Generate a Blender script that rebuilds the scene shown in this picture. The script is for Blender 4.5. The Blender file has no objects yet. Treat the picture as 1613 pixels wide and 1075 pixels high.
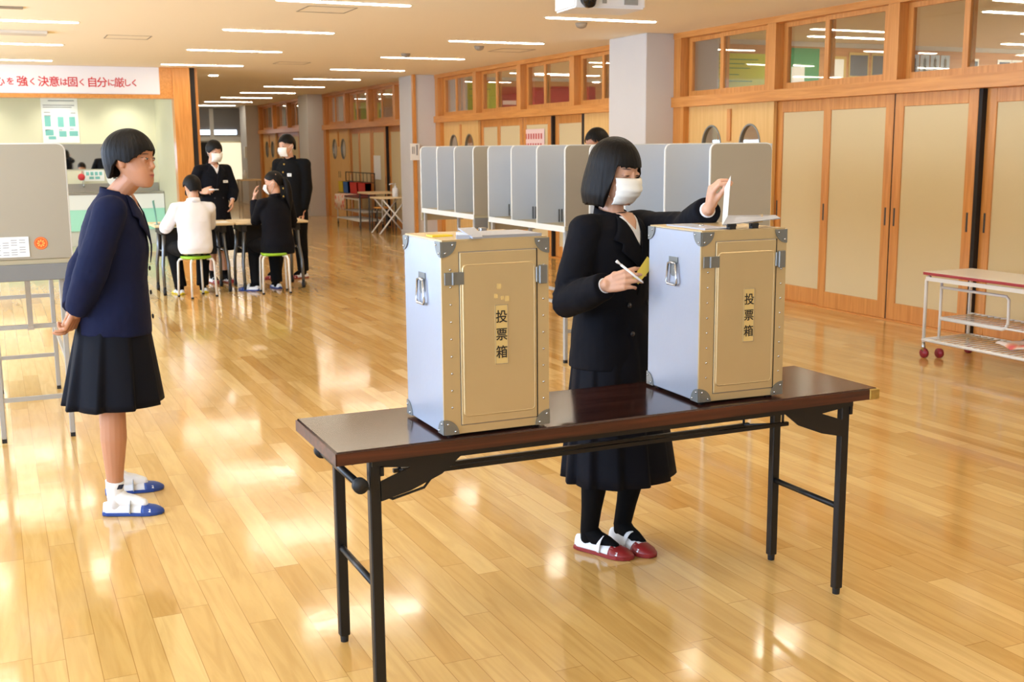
import bpy, bmesh, math, random
import numpy as np
from mathutils import Vector as V, Matrix
from mathutils.bvhtree import BVHTree
from mathutils import noise as mnoise
random.seed(7)
PI = math.pi
S = bpy.context.scene
COL = S.collection

# ------------------------------------------------------------ camera, world, exposure, daylight
F, YAW, PIT, ROL, CAMZ = 1.7868, 0.4254, 0.1695, -0.0088, 1.48
fw = V((math.sin(YAW)*math.cos(PIT), math.cos(YAW)*math.cos(PIT), -math.sin(PIT)))
rt = V((math.cos(YAW), -math.sin(YAW), 0)); up = rt.cross(fw)
r2 = rt*math.cos(ROL)+up*math.sin(ROL); u2 = -rt*math.sin(ROL)+up*math.cos(ROL)
cd = bpy.data.cameras.new('camera'); cam = bpy.data.objects.new('camera', cd); COL.objects.link(cam)
M3 = Matrix((r2, u2, -fw)).transposed()
cam.matrix_world = Matrix.Translation((0, 0, CAMZ)) @ M3.to_4x4()
cd.sensor_fit = 'HORIZONTAL'; cd.sensor_width = 36; cd.lens = 36*F*1000/1613
cd.clip_start = .05; cd.clip_end = 200
S.camera = cam
cd.dof.use_dof = True; cd.dof.focus_distance = 3.7; cd.dof.aperture_fstop = 9
S.view_settings.view_transform = 'Standard'; S.view_settings.look = 'None'
S.view_settings.gamma = 1; S.view_settings.use_curve_mapping = False
S.view_settings.exposure = 0.22
w = bpy.data.worlds.new('sky'); S.world = w; w.use_nodes = True
bg = w.node_tree.nodes['Background']; bg.inputs[0].default_value = (.62, .78, 1, 1); bg.inputs[1].default_value = 1.0

def area(name, loc, rot, sx, sy, power, col):
    l = bpy.data.lights.new(name, 'AREA'); l.shape = 'RECTANGLE'; l.size = sx; l.size_y = sy
    l.energy = power; l.color = col
    o = bpy.data.objects.new(name, l); o.location = loc; o.rotation_euler = rot; COL.objects.link(o); return o
# daylight through the window band of the left wall and of the wall behind the camera
area('daylight_left_windows', (-3.7, 3.2, 1.65), (0, -PI/2-.55, 0), 1.7, 9.5, 520, (.52, .70, 1))
area('daylight_left_far_windows', (-3.7, 12.6, 1.65), (0, -PI/2-.55, 0), 1.7, 7.5, 380, (.66, .80, 1))
area('daylight_rear_windows', (-1.8, -4.8, 1.7), (PI/2+.5, 0, 0), 3.8, 1.7, 60, (.85, .92, 1))

for i_, y_ in enumerate((7.3, 14.6, 21.8)):      # added fill brightening the classrooms; no windows are built there
    area('classroom_fill', (13.9, y_, 1.7), (0, PI/2+.35, 0), 1.6, 5.5, 75, (.95, .97, 1))

# ------------------------------------------------------------ materials
def lin(c): return tuple((x/12.92 if x <= .04045 else ((x+.055)/1.055)**2.4) for x in c)
def mat(name, rgb, rough=.5, metal=0, spec=.5, emit=None, es=0, noise=None, bump=None, coat=0, sheen=0, sss=0, alpha=1, trans=0, stretch=(1, 1, 1)):
    """rgb in sRGB 0..255; noise=(scale, amount) colour mottling; bump=(scale, strength)"""
    m = bpy.data.materials.new(name); m.use_nodes = True; nt = m.node_tree
    b = nt.nodes['Principled BSDF']; c = lin([x/255 for x in rgb])
    b.inputs['Base Color'].default_value = (*c, 1); b.inputs['Roughness'].default_value = rough
    b.inputs['Metallic'].default_value = metal; b.inputs['Specular IOR Level'].default_value = spec
    b.inputs['Coat Weight'].default_value = coat; b.inputs['Sheen Weight'].default_value = sheen
    b.inputs['Transmission Weight'].default_value = trans
    if sss: b.inputs['Subsurface Weight'].default_value = sss; b.inputs['Subsurface Radius'].default_value = (.012, .005, .003); b.inputs['Subsurface Scale'].default_value = 1
    if alpha < 1: b.inputs['Alpha'].default_value = alpha
    if emit: b.inputs['Emission Color'].default_value = (*emit, 1); b.inputs['Emission Strength'].default_value = es
    if noise or bump:
        tc = nt.nodes.new('ShaderNodeTexCoord'); mp = nt.nodes.new('ShaderNodeMapping'); mp.inputs['Scale'].default_value = stretch
        nt.links.new(tc.outputs['Object'], mp.inputs[0])
    if noise:
        n = nt.nodes.new('ShaderNodeTexNoise'); n.inputs['Scale'].default_value = noise[0]; n.inputs['Detail'].default_value = 4
        nt.links.new(mp.outputs[0], n.inputs[0])
        mx = nt.nodes.new('ShaderNodeMix'); mx.data_type = 'RGBA'
        a = noise[1]
        mx.inputs[6].default_value = (*[min(1, x*(1+a)) for x in c], 1); mx.inputs[7].default_value = (*[x*(1-a) for x in c], 1)
        nt.links.new(n.outputs[0], mx.inputs[0]); nt.links.new(mx.outputs[2], b.inputs['Base Color'])
    if bump:
        n = nt.nodes.new('ShaderNodeTexNoise'); n.inputs['Scale'].default_value = bump[0]; n.inputs['Detail'].default_value = 3
        nt.links.new(mp.outputs[0], n.inputs[0])
        bp = nt.nodes.new('ShaderNodeBump'); bp.inputs['Strength'].default_value = bump[1]; bp.inputs['Distance'].default_value = .01
        nt.links.new(n.outputs[0], bp.inputs['Height']); nt.links.new(bp.outputs[0], b.inputs['Normal'])
    return m

def floor_mat():
    m = bpy.data.materials.new('plank_floor'); m.use_nodes = True; nt = m.node_tree; L = nt.links.new
    b = nt.nodes['Principled BSDF']
    def N(t, **k):
        n = nt.nodes.new(t)
        for a, v in k.items(): setattr(n, a, v)
        return n
    def mth(op, a, b_=None):
        n = N('ShaderNodeMath', operation=op)
        for i, x in enumerate((a, b_)):
            if x is None: continue
            if isinstance(x, (int, float)): n.inputs[i].default_value = x
            else: L(x, n.inputs[i])
        return n.outputs[0]
    tc = N('ShaderNodeTexCoord'); sp = N('ShaderNodeSeparateXYZ'); L(tc.outputs['Object'], sp.inputs[0])
    X, Y = sp.outputs[0], sp.outputs[1]
    xs = mth('DIVIDE', X, .0905); col = mth('FLOOR', xs); fx = mth('FRACT', xs)
    wn = N('ShaderNodeTexWhiteNoise', noise_dimensions='1D'); L(col, wn.inputs['W'])
    ys = mth('ADD', mth('DIVIDE', Y, .91), mth('MULTIPLY', wn.outputs[0], 7.3)); row = mth('FLOOR', ys); fy = mth('FRACT', ys)
    cb = N('ShaderNodeCombineXYZ'); L(col, cb.inputs[0]); L(row, cb.inputs[1])
    w2 = N('ShaderNodeTexWhiteNoise', noise_dimensions='2D'); L(cb.outputs[0], w2.inputs['Vector'])
    ramp = N('ShaderNodeValToRGB'); L(w2.outputs[0], ramp.inputs[0])
    cr = ramp.color_ramp; cr.elements[0].position = 0; cr.elements[0].color = (*lin((.80, .62, .35)), 1)
    cr.elements[1].position = 1; cr.elements[1].color = (*lin((.90, .755, .49)), 1)
    e = cr.elements.new(.12); e.color = (*lin((.825, .66, .385)), 1)
    e = cr.elements.new(.6); e.color = (*lin((.855, .695, .425)), 1)
    # grain
    cb2 = N('ShaderNodeCombineXYZ'); L(mth('ADD', mth('MULTIPLY', X, 14), mth('MULTIPLY', w2.outputs[0], 31)), cb2.inputs[0]); L(mth('MULTIPLY', Y, 1.3), cb2.inputs[1])
    gn = N('ShaderNodeTexNoise'); gn.inputs['Scale'].default_value = 1.6; gn.inputs['Detail'].default_value = 6; gn.inputs['Distortion'].default_value = 1.2; L(cb2.outputs[0], gn.inputs[0])
    gr = N('ShaderNodeValToRGB'); L(gn.outputs[0], gr.inputs[0]); gr.color_ramp.elements[0].position = .3; gr.color_ramp.elements[0].color = (.80, .74, .66, 1)
    gr.color_ramp.elements[1].position = .62; gr.color_ramp.elements[1].color = (1, 1, 1, 1)
    mx = N('ShaderNodeMix', data_type='RGBA', blend_type='MULTIPLY'); mx.inputs[0].default_value = .75; L(ramp.outputs[0], mx.inputs[6]); L(gr.outputs[0], mx.inputs[7])
    # joints
    gx = mth('MINIMUM', fx, mth('SUBTRACT', 1, fx)); gy = mth('MINIMUM', fy, mth('SUBTRACT', 1, fy))
    jx = mth('LESS_THAN', gx, .014); jy = mth('LESS_THAN', gy, .0016); j = mth('MAXIMUM', jx, jy)
    m2 = N('ShaderNodeMix', data_type='RGBA', blend_type='MULTIPLY'); L(mth('MULTIPLY', j, .55), m2.inputs[0]); L(mx.outputs[2], m2.inputs[6]); m2.inputs[7].default_value = (.42, .27, .13, 1)
    L(m2.outputs[2], b.inputs['Base Color'])
    rn = N('ShaderNodeTexNoise'); rn.inputs['Scale'].default_value = 1.2; rn.inputs['Detail'].default_value = 2; L(tc.outputs['Object'], rn.inputs[0])
    L(mth('ADD', mth('MULTIPLY', rn.outputs[0], .08), mth('ADD', .05, mth('MULTIPLY', w2.outputs[0], .05))), b.inputs['Roughness'])
    b.inputs['IOR'].default_value = 1.62
    bn = N('ShaderNodeTexNoise'); bn.inputs['Scale'].default_value = 9; bn.inputs['Detail'].default_value = 2; L(tc.outputs['Object'], bn.inputs[0])
    h = mth('ADD', mth('MULTIPLY', bn.outputs[0], .35), mth('MULTIPLY', w2.outputs[0], .12))
    bp = N('ShaderNodeBump'); bp.inputs['Strength'].default_value = .10; bp.inputs['Distance'].default_value = .012; L(h, bp.inputs['Height']); L(bp.outputs[0], b.inputs['Normal'])
    return m

def wood(name, a, b_, axis='Z', rough=.35, scale=1.0, coat=0):
    m = bpy.data.materials.new(name); m.use_nodes = True; nt = m.node_tree; L = nt.links.new
    b = nt.nodes['Principled BSDF']; tc = nt.nodes.new('ShaderNodeTexCoord'); mp = nt.nodes.new('ShaderNodeMapping')
    s = [22*scale]*3; s['XYZ'.index(axis)] = 1.2*scale; mp.inputs['Scale'].default_value = s
    L(tc.outputs['Object'], mp.inputs[0]); n = nt.nodes.new('ShaderNodeTexNoise'); n.inputs['Scale'].default_value = 1.5; n.inputs['Detail'].default_value = 6; n.inputs['Distortion'].default_value = .8
    L(mp.outputs[0], n.inputs[0]); r = nt.nodes.new('ShaderNodeValToRGB'); L(n.outputs[0], r.inputs[0])
    r.color_ramp.elements[0].position = .32; r.color_ramp.elements[1].position = .68
    r.color_ramp.elements[0].color = (*lin([x/255 for x in a]), 1); r.color_ramp.elements[1].color = (*lin([x/255 for x in b_]), 1)
    L(r.outputs[0], b.inputs['Base Color']); b.inputs['Roughness'].default_value = rough; b.inputs['Coat Weight'].default_value = coat
    return m

def glass_mat(name, tint=(.93, .95, .93), glo=1.0):
    m = bpy.data.materials.new(name); m.use_nodes = True; nt = m.node_tree; nt.nodes.clear(); L = nt.links.new
    o = nt.nodes.new('ShaderNodeOutputMaterial'); mx = nt.nodes.new('ShaderNodeMixShader'); t = nt.nodes.new('ShaderNodeBsdfTransparent'); g = nt.nodes.new('ShaderNodeBsdfGlossy')
    t.inputs[0].default_value = (*tint, 1); g.inputs[0].default_value = (glo, glo, glo, 1); g.inputs['Roughness'].default_value = .02
    fr = nt.nodes.new('ShaderNodeLayerWeight'); fr.inputs[0].default_value = .5
    pw = nt.nodes.new('ShaderNodeMath'); pw.operation = 'POWER'; pw.inputs[1].default_value = 4; L(fr.outputs['Facing'], pw.inputs[0])
    mu = nt.nodes.new('ShaderNodeMath'); mu.operation = 'MULTIPLY_ADD'; mu.use_clamp = True; mu.inputs[1].default_value = .9; mu.inputs[2].default_value = .07; L(pw.outputs[0], mu.inputs[0])
    L(mu.outputs[0], mx.inputs[0]); L(t.outputs[0], mx.inputs[1]); L(g.outputs[0], mx.inputs[2]); L(mx.outputs[0], o.inputs[0]); return m

def brushed(name, rgb, rough=.38, metal=.85):
    return mat(name, rgb, rough, metal=metal, noise=(3, .10), bump=(60, .04), stretch=(1, 1, 1))

M = dict(
    floor=floor_mat(), ceiling=mat('ceiling_paint', (250, 240, 218), .9, noise=(180, .03)),
    wallp=mat('wall_paint', (214, 208, 196), .85), pillar=mat('pillar_paint', (208, 205, 202), .8, noise=(2.5, .03), bump=(40, .04)),
    trim=wood('orange_wood', (200, 130, 58), (222, 154, 80), 'Z'), trimh=wood('orange_wood_horizontal', (200, 130, 58), (222, 154, 80), 'Y'),
    lwood=wood('pale_door_wood', (222, 176, 104), (232, 190, 122), 'Z', .4), fabric=mat('beige_door_panel', (214, 194, 148), .75, bump=(260, .08), noise=(300, .04)),
    dark=mat('dark_gap', (28, 22, 18), .7), black=mat('black_rubber', (20, 20, 21), .6), track=mat('dark_floor_track', (60, 45, 32), .5),
    glass=glass_mat('window_glass'), lamp=mat('lamp_diffuser', (255, 250, 240), .5, emit=(1, .92, .76), es=27), lampframe=mat('lamp_trim', (225, 220, 205), .5),
    alum=brushed('brushed_aluminium', (178, 185, 200), .42, .8), steel=mat('bright_steel', (190, 192, 195), .22, metal=1), corner=mat('corner_steel', (138, 141, 140), .38, metal=.8),  # alum's blue tint is reflected daylight put into the colour
    alumw=mat('case_warm_reflection', (204, 182, 138), .40, metal=.6, noise=(5, .07)), label=mat('label_card', (205, 176, 112), .6), ink=mat('black_ink', (24, 20, 18), .6),  # alumw's gold is the warm floor reflection, put into the aluminium's colour
    tabletop=wood('rosewood_laminate', (34, 17, 13), (66, 35, 27), 'X', .16, .7), tableedge=wood('rosewood_edge', (38, 17, 9), (88, 42, 22), 'X', .35, .9),
    tleg=mat('black_table_steel', (30, 28, 27), .38, metal=.3), brass=mat('brass_corner', (190, 160, 90), .3, metal=.8, noise=(60, .3)),
    booth=mat('booth_grey_panel', (176, 168, 150), .42, metal=.35, noise=(4, .03)), boothl=mat('booth_silver_panel', (205, 210, 216), .30, metal=.35, noise=(4, .04)), boothdk=mat('booth_apron_grey', (128, 128, 126), .5),
    boothtrim=mat('booth_edge_trim', (222, 222, 216), .35), bleg=mat('booth_leg_grey', (176, 174, 168), .4, metal=.4), shelf=mat('booth_shelf', (186, 172, 140), .5),
    paper=mat('white_paper', (240, 240, 236), .8), print=mat('grey_print', (150, 150, 155), .8), yellow=mat('yellow_paper', (222, 196, 78), .7), orange=mat('orange_sticker', (232, 92, 34), .6), orangel=mat('sticker_lines', (245, 180, 90), .6),
    skin=mat('skin', (214, 164, 134), .5, sss=.12), skin2=mat('shaded_skin', (188, 132, 98), .5, sss=.12), lips=mat('lips', (186, 104, 92), .45), hair=mat('black_hair', (11, 7, 5), .55, spec=.22, bump=(22, .25), stretch=(5, 5, .6)), brow=mat('brow_hair', (58, 42, 36), .7), eye=mat('eye_dark', (24, 17, 15), .2), sclera=mat('eye_white', (196, 180, 170), .3),  # skin2 is skin with the shade on the face put into its colour
    mask=mat('mask_fabric', (240, 236, 226), .85), navy=mat('navy_wool', (10, 11, 19), .85, spec=.2, noise=(3, .2), bump=(9, .25)), blue=mat('daylit_navy_wool', (11, 18, 50), .85, spec=.25, noise=(3, .2), bump=(9, .25)), navyskirt=mat('dark_navy_skirt', (8, 10, 20), .8, spec=.2), blackcloth=mat('black_wool', (9, 9, 11), .85, spec=.2, bump=(9, .25)), tights=mat('black_tights', (7, 6, 7), .8, spec=.15),  # blue is navy wool with the blue daylight put into its colour
    shirt=mat('white_shirt', (240, 240, 244), .8, bump=(7, .5)), sock=mat('white_sock', (240, 240, 240), .9), shoe=mat('white_canvas', (232, 232, 234), .75, noise=(30, .05)), redr=mat('dark_red_rubber', (140, 34, 34), .4), bluer=mat('blue_rubber', (32, 66, 140), .45), yelr=mat('yellow_rubber', (222, 196, 40), .5), greyb=mat('grey_elastic', (170, 170, 170), .8), logo=mat('dark_logo', (28, 32, 52), .7),
    penw=mat('white_plastic', (245, 245, 245), .3), button=mat('dark_button', (38, 36, 40), .3), goldb=mat('gold_button', (200, 165, 80), .3, metal=.8), badge=mat('name_badge', (236, 234, 226), .5),
    green=mat('lime_seat', (150, 196, 40), .4), chrome=mat('chrome', (200, 202, 206), .15, metal=1), deskt=wood('pale_desk', (226, 198, 150), (238, 214, 170), 'X', .35), dkgrey=mat('dark_grey_plastic', (62, 62, 62), .5),
    cartw=mat('cart_white', (236, 232, 222), .35), cartred=mat('cart_red_edge', (168, 34, 38), .4), wheelred=mat('caster_red', (150, 30, 44), .35), cloth=mat('floral_cloth', (238, 216, 200), .85, noise=(9, .2)),
    banner=mat('banner_white', (236, 234, 236), .6), red=mat('red_letters', (205, 50, 56), .6), alcove=mat('alcove_cream', (218, 214, 184), .6), mint=mat('mint_panel', (176, 236, 212), .4), white=mat('white_panel', (240, 240, 236), .4), mirror=mat('mirror', (230, 235, 232), .02, metal=1), sink=mat('sink_steel', (170, 168, 160), .3, metal=.9),
    mintfloor=mat('mint_reflection_floor', (216, 220, 178), .25), cork=wood('bulletin_wood', (178, 122, 74), (196, 140, 90), 'X', .6), yg=mat('lime_poster', (190, 200, 70), .7), grn=mat('green_poster', (40, 138, 92), .7), redp=mat('red_poster', (160, 24, 34), .7, noise=(7, .3)), photo=mat('photo_print', (70, 84, 104), .5, noise=(14, .5)), skyp=mat('photo_sky', (170, 188, 204), .5), photod=mat('photo_dark', (48, 54, 58), .5), pink=mat('pink_poster', (236, 206, 200), .7), redd=mat('poster_red_dots', (196, 90, 86), .7), gold=mat('bulletin_border', (200, 170, 96), .6),
    vent=mat('vent_grey', (150, 138, 120), .6), proj=mat('projector_white', (232, 232, 232), .35), projg=mat('projector_grille', (150, 150, 145), .5), lens=mat('black_lens', (12, 12, 14), .12),
    binb=mat('blue_bin', (24, 96, 176), .5), biny=mat('yellow_bin', (226, 196, 30), .5), binr=mat('red_bin', (206, 44, 36), .5), maroon=mat('maroon_tray', (96, 24, 24), .5), stoolw=mat('stool_wood', (214, 150, 66), .5),
    winlit=mat('far_window_sky', (200, 220, 255), .5, emit=(.75, .86, 1), es=2.6), winshade=mat('roller_blind', (150, 150, 152), .7), screen=mat('lit_screen', (250, 240, 205), .6, emit=(1, .92, .68), es=.75), bottle=mat('sanitiser_bottle', (240, 240, 240), .3), downl=mat('downlight_glow', (255, 255, 250), .4, emit=(1, .96, .82), es=30),
    teal=mat('teal_paper', (120, 186, 180), .7), acr=mat('clear_acrylic', (226, 240, 240), .15, alpha=.5),
)

# ------------------------------------------------------------ helpers
def tag(o, label=None, cat=None, group=None, kind=None):
    if label: o['label'] = label
    if cat: o['category'] = cat
    if group: o['group'] = group
    if kind: o['kind'] = kind
    return o
def empty(name, loc, label=None, cat=None, group=None):
    o = bpy.data.objects.new(name, None); o.location = loc; o.empty_display_size = .1; COL.objects.link(o)
    return tag(o, label, cat, group)
def origin(p):
    v = V((0, 0, 0))
    while p is not None: v = v+V(p.location); p = p.parent
    return v
class MB:
    """collects shapes given in world coordinates; build() links them as one mesh"""
    def __init__(s): s.v = []; s.f = []
    def add(s, vs, fs):
        n = len(s.v); s.v += [V(x) for x in vs]; s.f += [[i+n for i in f] for f in fs]; return s
    def box(s, a, b, rot=None, about=None):
        x0, y0, z0 = [min(a[i], b[i]) for i in range(3)]; x1, y1, z1 = [max(a[i], b[i]) for i in range(3)]
        vs = [V(p) for p in ((x0, y0, z0), (x1, y0, z0), (x1, y1, z0), (x0, y1, z0), (x0, y0, z1), (x1, y0, z1), (x1, y1, z1), (x0, y1, z1))]
        if rot is not None:
            c = V(about) if about else (vs[0]+vs[6])/2
            vs = [c+rot @ (v-c) for v in vs]
        return s.add(vs, [(0, 3, 2, 1), (4, 5, 6, 7), (0, 1, 5, 4), (1, 2, 6, 5), (2, 3, 7, 6), (3, 0, 4, 7)])
    def loft(s, rings, cap=True, close=False):
        n = len(rings[0]); vs = [p for r in rings for p in r]; fs = []
        m = len(rings)
        for i in range(m if close else m-1):
            a = i*n; b = ((i+1) % m)*n
            for j in range(n): fs.append((a+j, a+(j+1) % n, b+(j+1) % n, b+j))
        if cap and not close: fs.append(tuple(range(n-1, -1, -1))); fs.append(tuple(range((m-1)*n, m*n)))
        return s.add(vs, fs)
    def tube(s, pts, rad, n=12, hint=None, dome=False, sq=False):
        """tube through pts; rad: number, list of numbers or (a,b) pairs; a along side vector, b along the other"""
        pts = [V(p) for p in pts]; m = len(pts)
        if isinstance(rad, (int, float)): rad = [rad]*m
        rad = [(r, r) if isinstance(r, (int, float)) else r for r in rad]
        T = []
        for i in range(m):
            t = (pts[min(i+1, m-1)]-pts[max(i-1, 0)]); T.append(t.normalized() if t.length > 1e-9 else V((0, 0, 1)))
        h = V(hint) if hint is not None else (V((0, 0, 1)) if abs(T[0].z) < .9 else V((1, 0, 0)))
        if dome:
            P, Rr, TT = [], [], []
            for k in (0.0, .45, .8):
                q = math.sqrt(1-(1-k)**2) if k else .12
                P.append(pts[0]-T[0]*max(rad[0])*(1-k)); Rr.append((rad[0][0]*q, rad[0][1]*q)); TT.append(T[0])
            P += pts; Rr += rad; TT += T
            for k in (.8, .45, 0.0):
                q = math.sqrt(1-(1-k)**2) if k else .12
                P.append(pts[-1]+T[-1]*max(rad[-1])*(1-k)); Rr.append((rad[-1][0]*q, rad[-1][1]*q)); TT.append(T[-1])
            pts, rad, T = P, Rr, TT
        rings = []; a = None
        for p, r, t in zip(pts, rad, T):
            if a is None: a = h.cross(t)
            a = (a-t*a.dot(t)); a = a.normalized() if a.length > 1e-6 else t.orthogonal().normalized()
            if hint is not None:
                q = h.cross(t)
                if q.length > .15: a = q.normalized()
            b = t.cross(a)
            if sq: rings.append([p+a*r[0]*x+b*r[1]*y for x, y in ((1, 1), (-1, 1), (-1, -1), (1, -1))])
            else: rings.append([p+a*(r[0]*math.cos(2*PI*j/n))+b*(r[1]*math.sin(2*PI*j/n)) for j in range(n)])
        return s.loft(rings)
    def ell(s, c, r, rot=None, n=16, m=10):
        c = V(c); rings = []
        for i in range(1, m):
            ph = PI*i/m; z = -math.cos(ph); q = math.sin(ph)
            ring = [V((r[0]*q*math.cos(2*PI*j/n), r[1]*q*math.sin(2*PI*j/n), r[2]*z)) for j in range(n)]
            rings.append([c+(rot @ p if rot is not None else p) for p in ring])
        return s.loft(rings)
    def cyl(s, p0, p1, r, n=16): return s.tube([p0, p1], r, n)
    def lathe(s, c, prof, n=20):
        c = V(c); return s.loft([[c+V((r*math.cos(2*PI*j/n), r*math.sin(2*PI*j/n), z)) for j in range(n)] for r, z in prof])
    def prism(s, pts, d):
        """closed outline (3-D points) extruded by d"""
        pts = [V(p) for p in pts]; d = V(d); n = len(pts)
        return s.add(pts+[p+d for p in pts], [tuple(range(n-1, -1, -1)), tuple(range(n, 2*n))]+[(i, (i+1) % n, n+(i+1) % n, n+i) for i in range(n)])
    def build(s, name, m, parent=None, smooth=False, bevel=0, seg=1):
        me = bpy.data.meshes.new(name); o_ = origin(parent)
        me.from_pydata([tuple(v-o_) for v in s.v], [], s.f)
        bm = bmesh.new(); bm.from_mesh(me); bmesh.ops.recalc_face_normals(bm, faces=bm.faces)
        if bevel:
            es = [e for e in bm.edges if len(e.link_faces) == 2 and e.calc_face_angle(0) > .6]
            bmesh.ops.bevel(bm, geom=es, offset=bevel, segments=seg, affect='EDGES', clamp_overlap=True)
        bm.to_mesh(me); bm.free()
        for x in (m if isinstance(m, (list, tuple)) else [m]): me.materials.append(M[x] if isinstance(x, str) else x)
        if smooth: me.polygons.foreach_set('use_smooth', [True]*len(me.polygons))
        o = bpy.data.objects.new(name, me); COL.objects.link(o)
        if parent is not None: o.parent = parent
        return o
    def solid(s, name, m, parent, vox=.006, sm=4, smooth=True, disp=None):
        """boolean-like union by voxel remesh, smoothed, baked to one mesh"""
        o = s.build(name, m, parent)
        r = o.modifiers.new('r', 'REMESH'); r.mode = 'VOXEL'; r.voxel_size = vox
        if sm: q = o.modifiers.new('s', 'SMOOTH'); q.factor = .5; q.iterations = sm
        if disp:
            t = bpy.data.textures.new(name+'_tex', 'CLOUDS'); t.noise_scale = disp[0]; t.noise_depth = 2
            d = o.modifiers.new('d', 'DISPLACE'); d.texture = t; d.strength = disp[1]; d.mid_level = .5
        dg = bpy.context.evaluated_depsgraph_get(); dg.update()
        me = bpy.data.meshes.new_from_object(o.evaluated_get(dg)); o.modifiers.clear(); old = o.data; o.data = me; bpy.data.meshes.remove(old)
        me.name = name
        if smooth: me.polygons.foreach_set('use_smooth', [True]*len(me.polygons))
        return o
def struct(name, m, *boxes, parent=None, bevel=0):
    b = MB()
    for x in boxes: b.box(*x)
    o = b.build(name, m, parent, bevel=bevel)
    if parent is None: o['kind'] = 'structure'
    return o
def copy_tree(o, parent=None):
    c = o.copy(); COL.objects.link(c)
    if parent is not None: c.parent = parent
    for ch in list(o.children): copy_tree(ch, c)
    return c
def text(name, body, m, parent, loc, size, normal='-Y', ext=.0006, bold=.0, rot=0, sx=1):
    cu = bpy.data.curves.new(name, 'FONT'); cu.body = body; cu.size = size; cu.align_x = 'CENTER'; cu.align_y = 'CENTER'
    cu.extrude = ext; cu.offset = bold; cu.resolution_u = 3
    t = bpy.data.objects.new(name, cu); COL.objects.link(t)
    dg = bpy.context.evaluated_depsgraph_get(); me = bpy.data.meshes.new_from_object(t.evaluated_get(dg)); bpy.data.objects.remove(t)
    R = Matrix.Rotation(PI/2, 3, 'X')
    if normal == '-X': R = Matrix.Rotation(-PI/2, 3, 'Z') @ R
    R = R @ Matrix.Rotation(rot, 3, 'Z') @ Matrix.Diagonal((sx, 1, 1))
    off = V(loc)-origin(parent)
    for v in me.vertices: v.co = R @ v.co+off
    me.materials.clear(); me.materials.append(M[m]); me.name = name
    o = bpy.data.objects.new(name, me); COL.objects.link(o); o.parent = parent; return o
def lerp(a, b, t): return a+(b-a)*t
def interp(x, tab):
    if x <= tab[0][0]: return tab[0][1:]
    for p, q in zip(tab, tab[1:]):
        if x <= q[0]:
            t = (x-p[0])/(q[0]-p[0]); return tuple(lerp(a, b, t) for a, b in zip(p[1:], q[1:]))
    return tab[-1][1:]

# ------------------------------------------------------------ the setting
HC = 2.658; WX = 6.787
struct('floor', 'floor', ((-4, -5, -.08), (14.2, 34, 0)))
struct('ceiling', 'ceiling', ((-4, -5, HC), (14.2, 34, HC+.08)))
struct('wall_left', 'wallp', ((-4.1, -5, 0), (-4, 19.7, .75)), ((-4.1, -5, 2.55), (-4, 19.7, HC)), ((-4.1, -5, .75), (-4, -1.8, 2.55)), ((-4.1, 16.6, .75), (-4, 19.7, 2.55)))
struct('wall_rear', 'wallp', ((-4, -5.1, 0), (14.2, -5, .8)), ((-4, -5.1, 2.6), (14.2, -5, HC)), ((.2, -5.1, .8), (14.2, -5, 2.6)))
struct('window_1', 'white', *[((-4.06, y, .75), (-4.0, y+.06, 2.55)) for y in (-1.8, .2, 2.2, 4.2, 6.2, 8.2, 10.3, 12.4, 14.5, 16.54)])
struct('wall_back', 'wallp', ((2.9, 33.4, 0), (14.2, 33.5, HC)), ((14.1, -5, 0), (14.2, 33.5, HC)))
COLY = [(3.4, 4.2), (10.66, 11.46), (17.93, 18.73), (24.95, 25.75), (31.6, 32.4)]
for i, (a, b) in enumerate(COLY):
    o = struct('trim_%d' % (i+1), 'pillar', ((6.42, a, 0), (7.35, b, HC)), bevel=.006)
    sk = MB().box((6.405, a-.015, 0), (7.3, b+.01, .09)).build('baseboard', 'pillar', o)
# classroom partitions behind each pillar, and bulletin wood on them
for i, y in enumerate((10.95, 18.2, 25.3)):
    struct('wall_classroom_%d' % (i+1), 'wallp', ((7.35, y, 0), (14.1, y+.12, HC)))
    struct('trim_bulletin_%d' % (i+1), 'cork', ((7.36, y-.03, .9), (13.9, y, 2.60)))
struct('wall_right', 'wallp', ((6.85, -5, 0), (6.95, 3.4, HC)))

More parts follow.
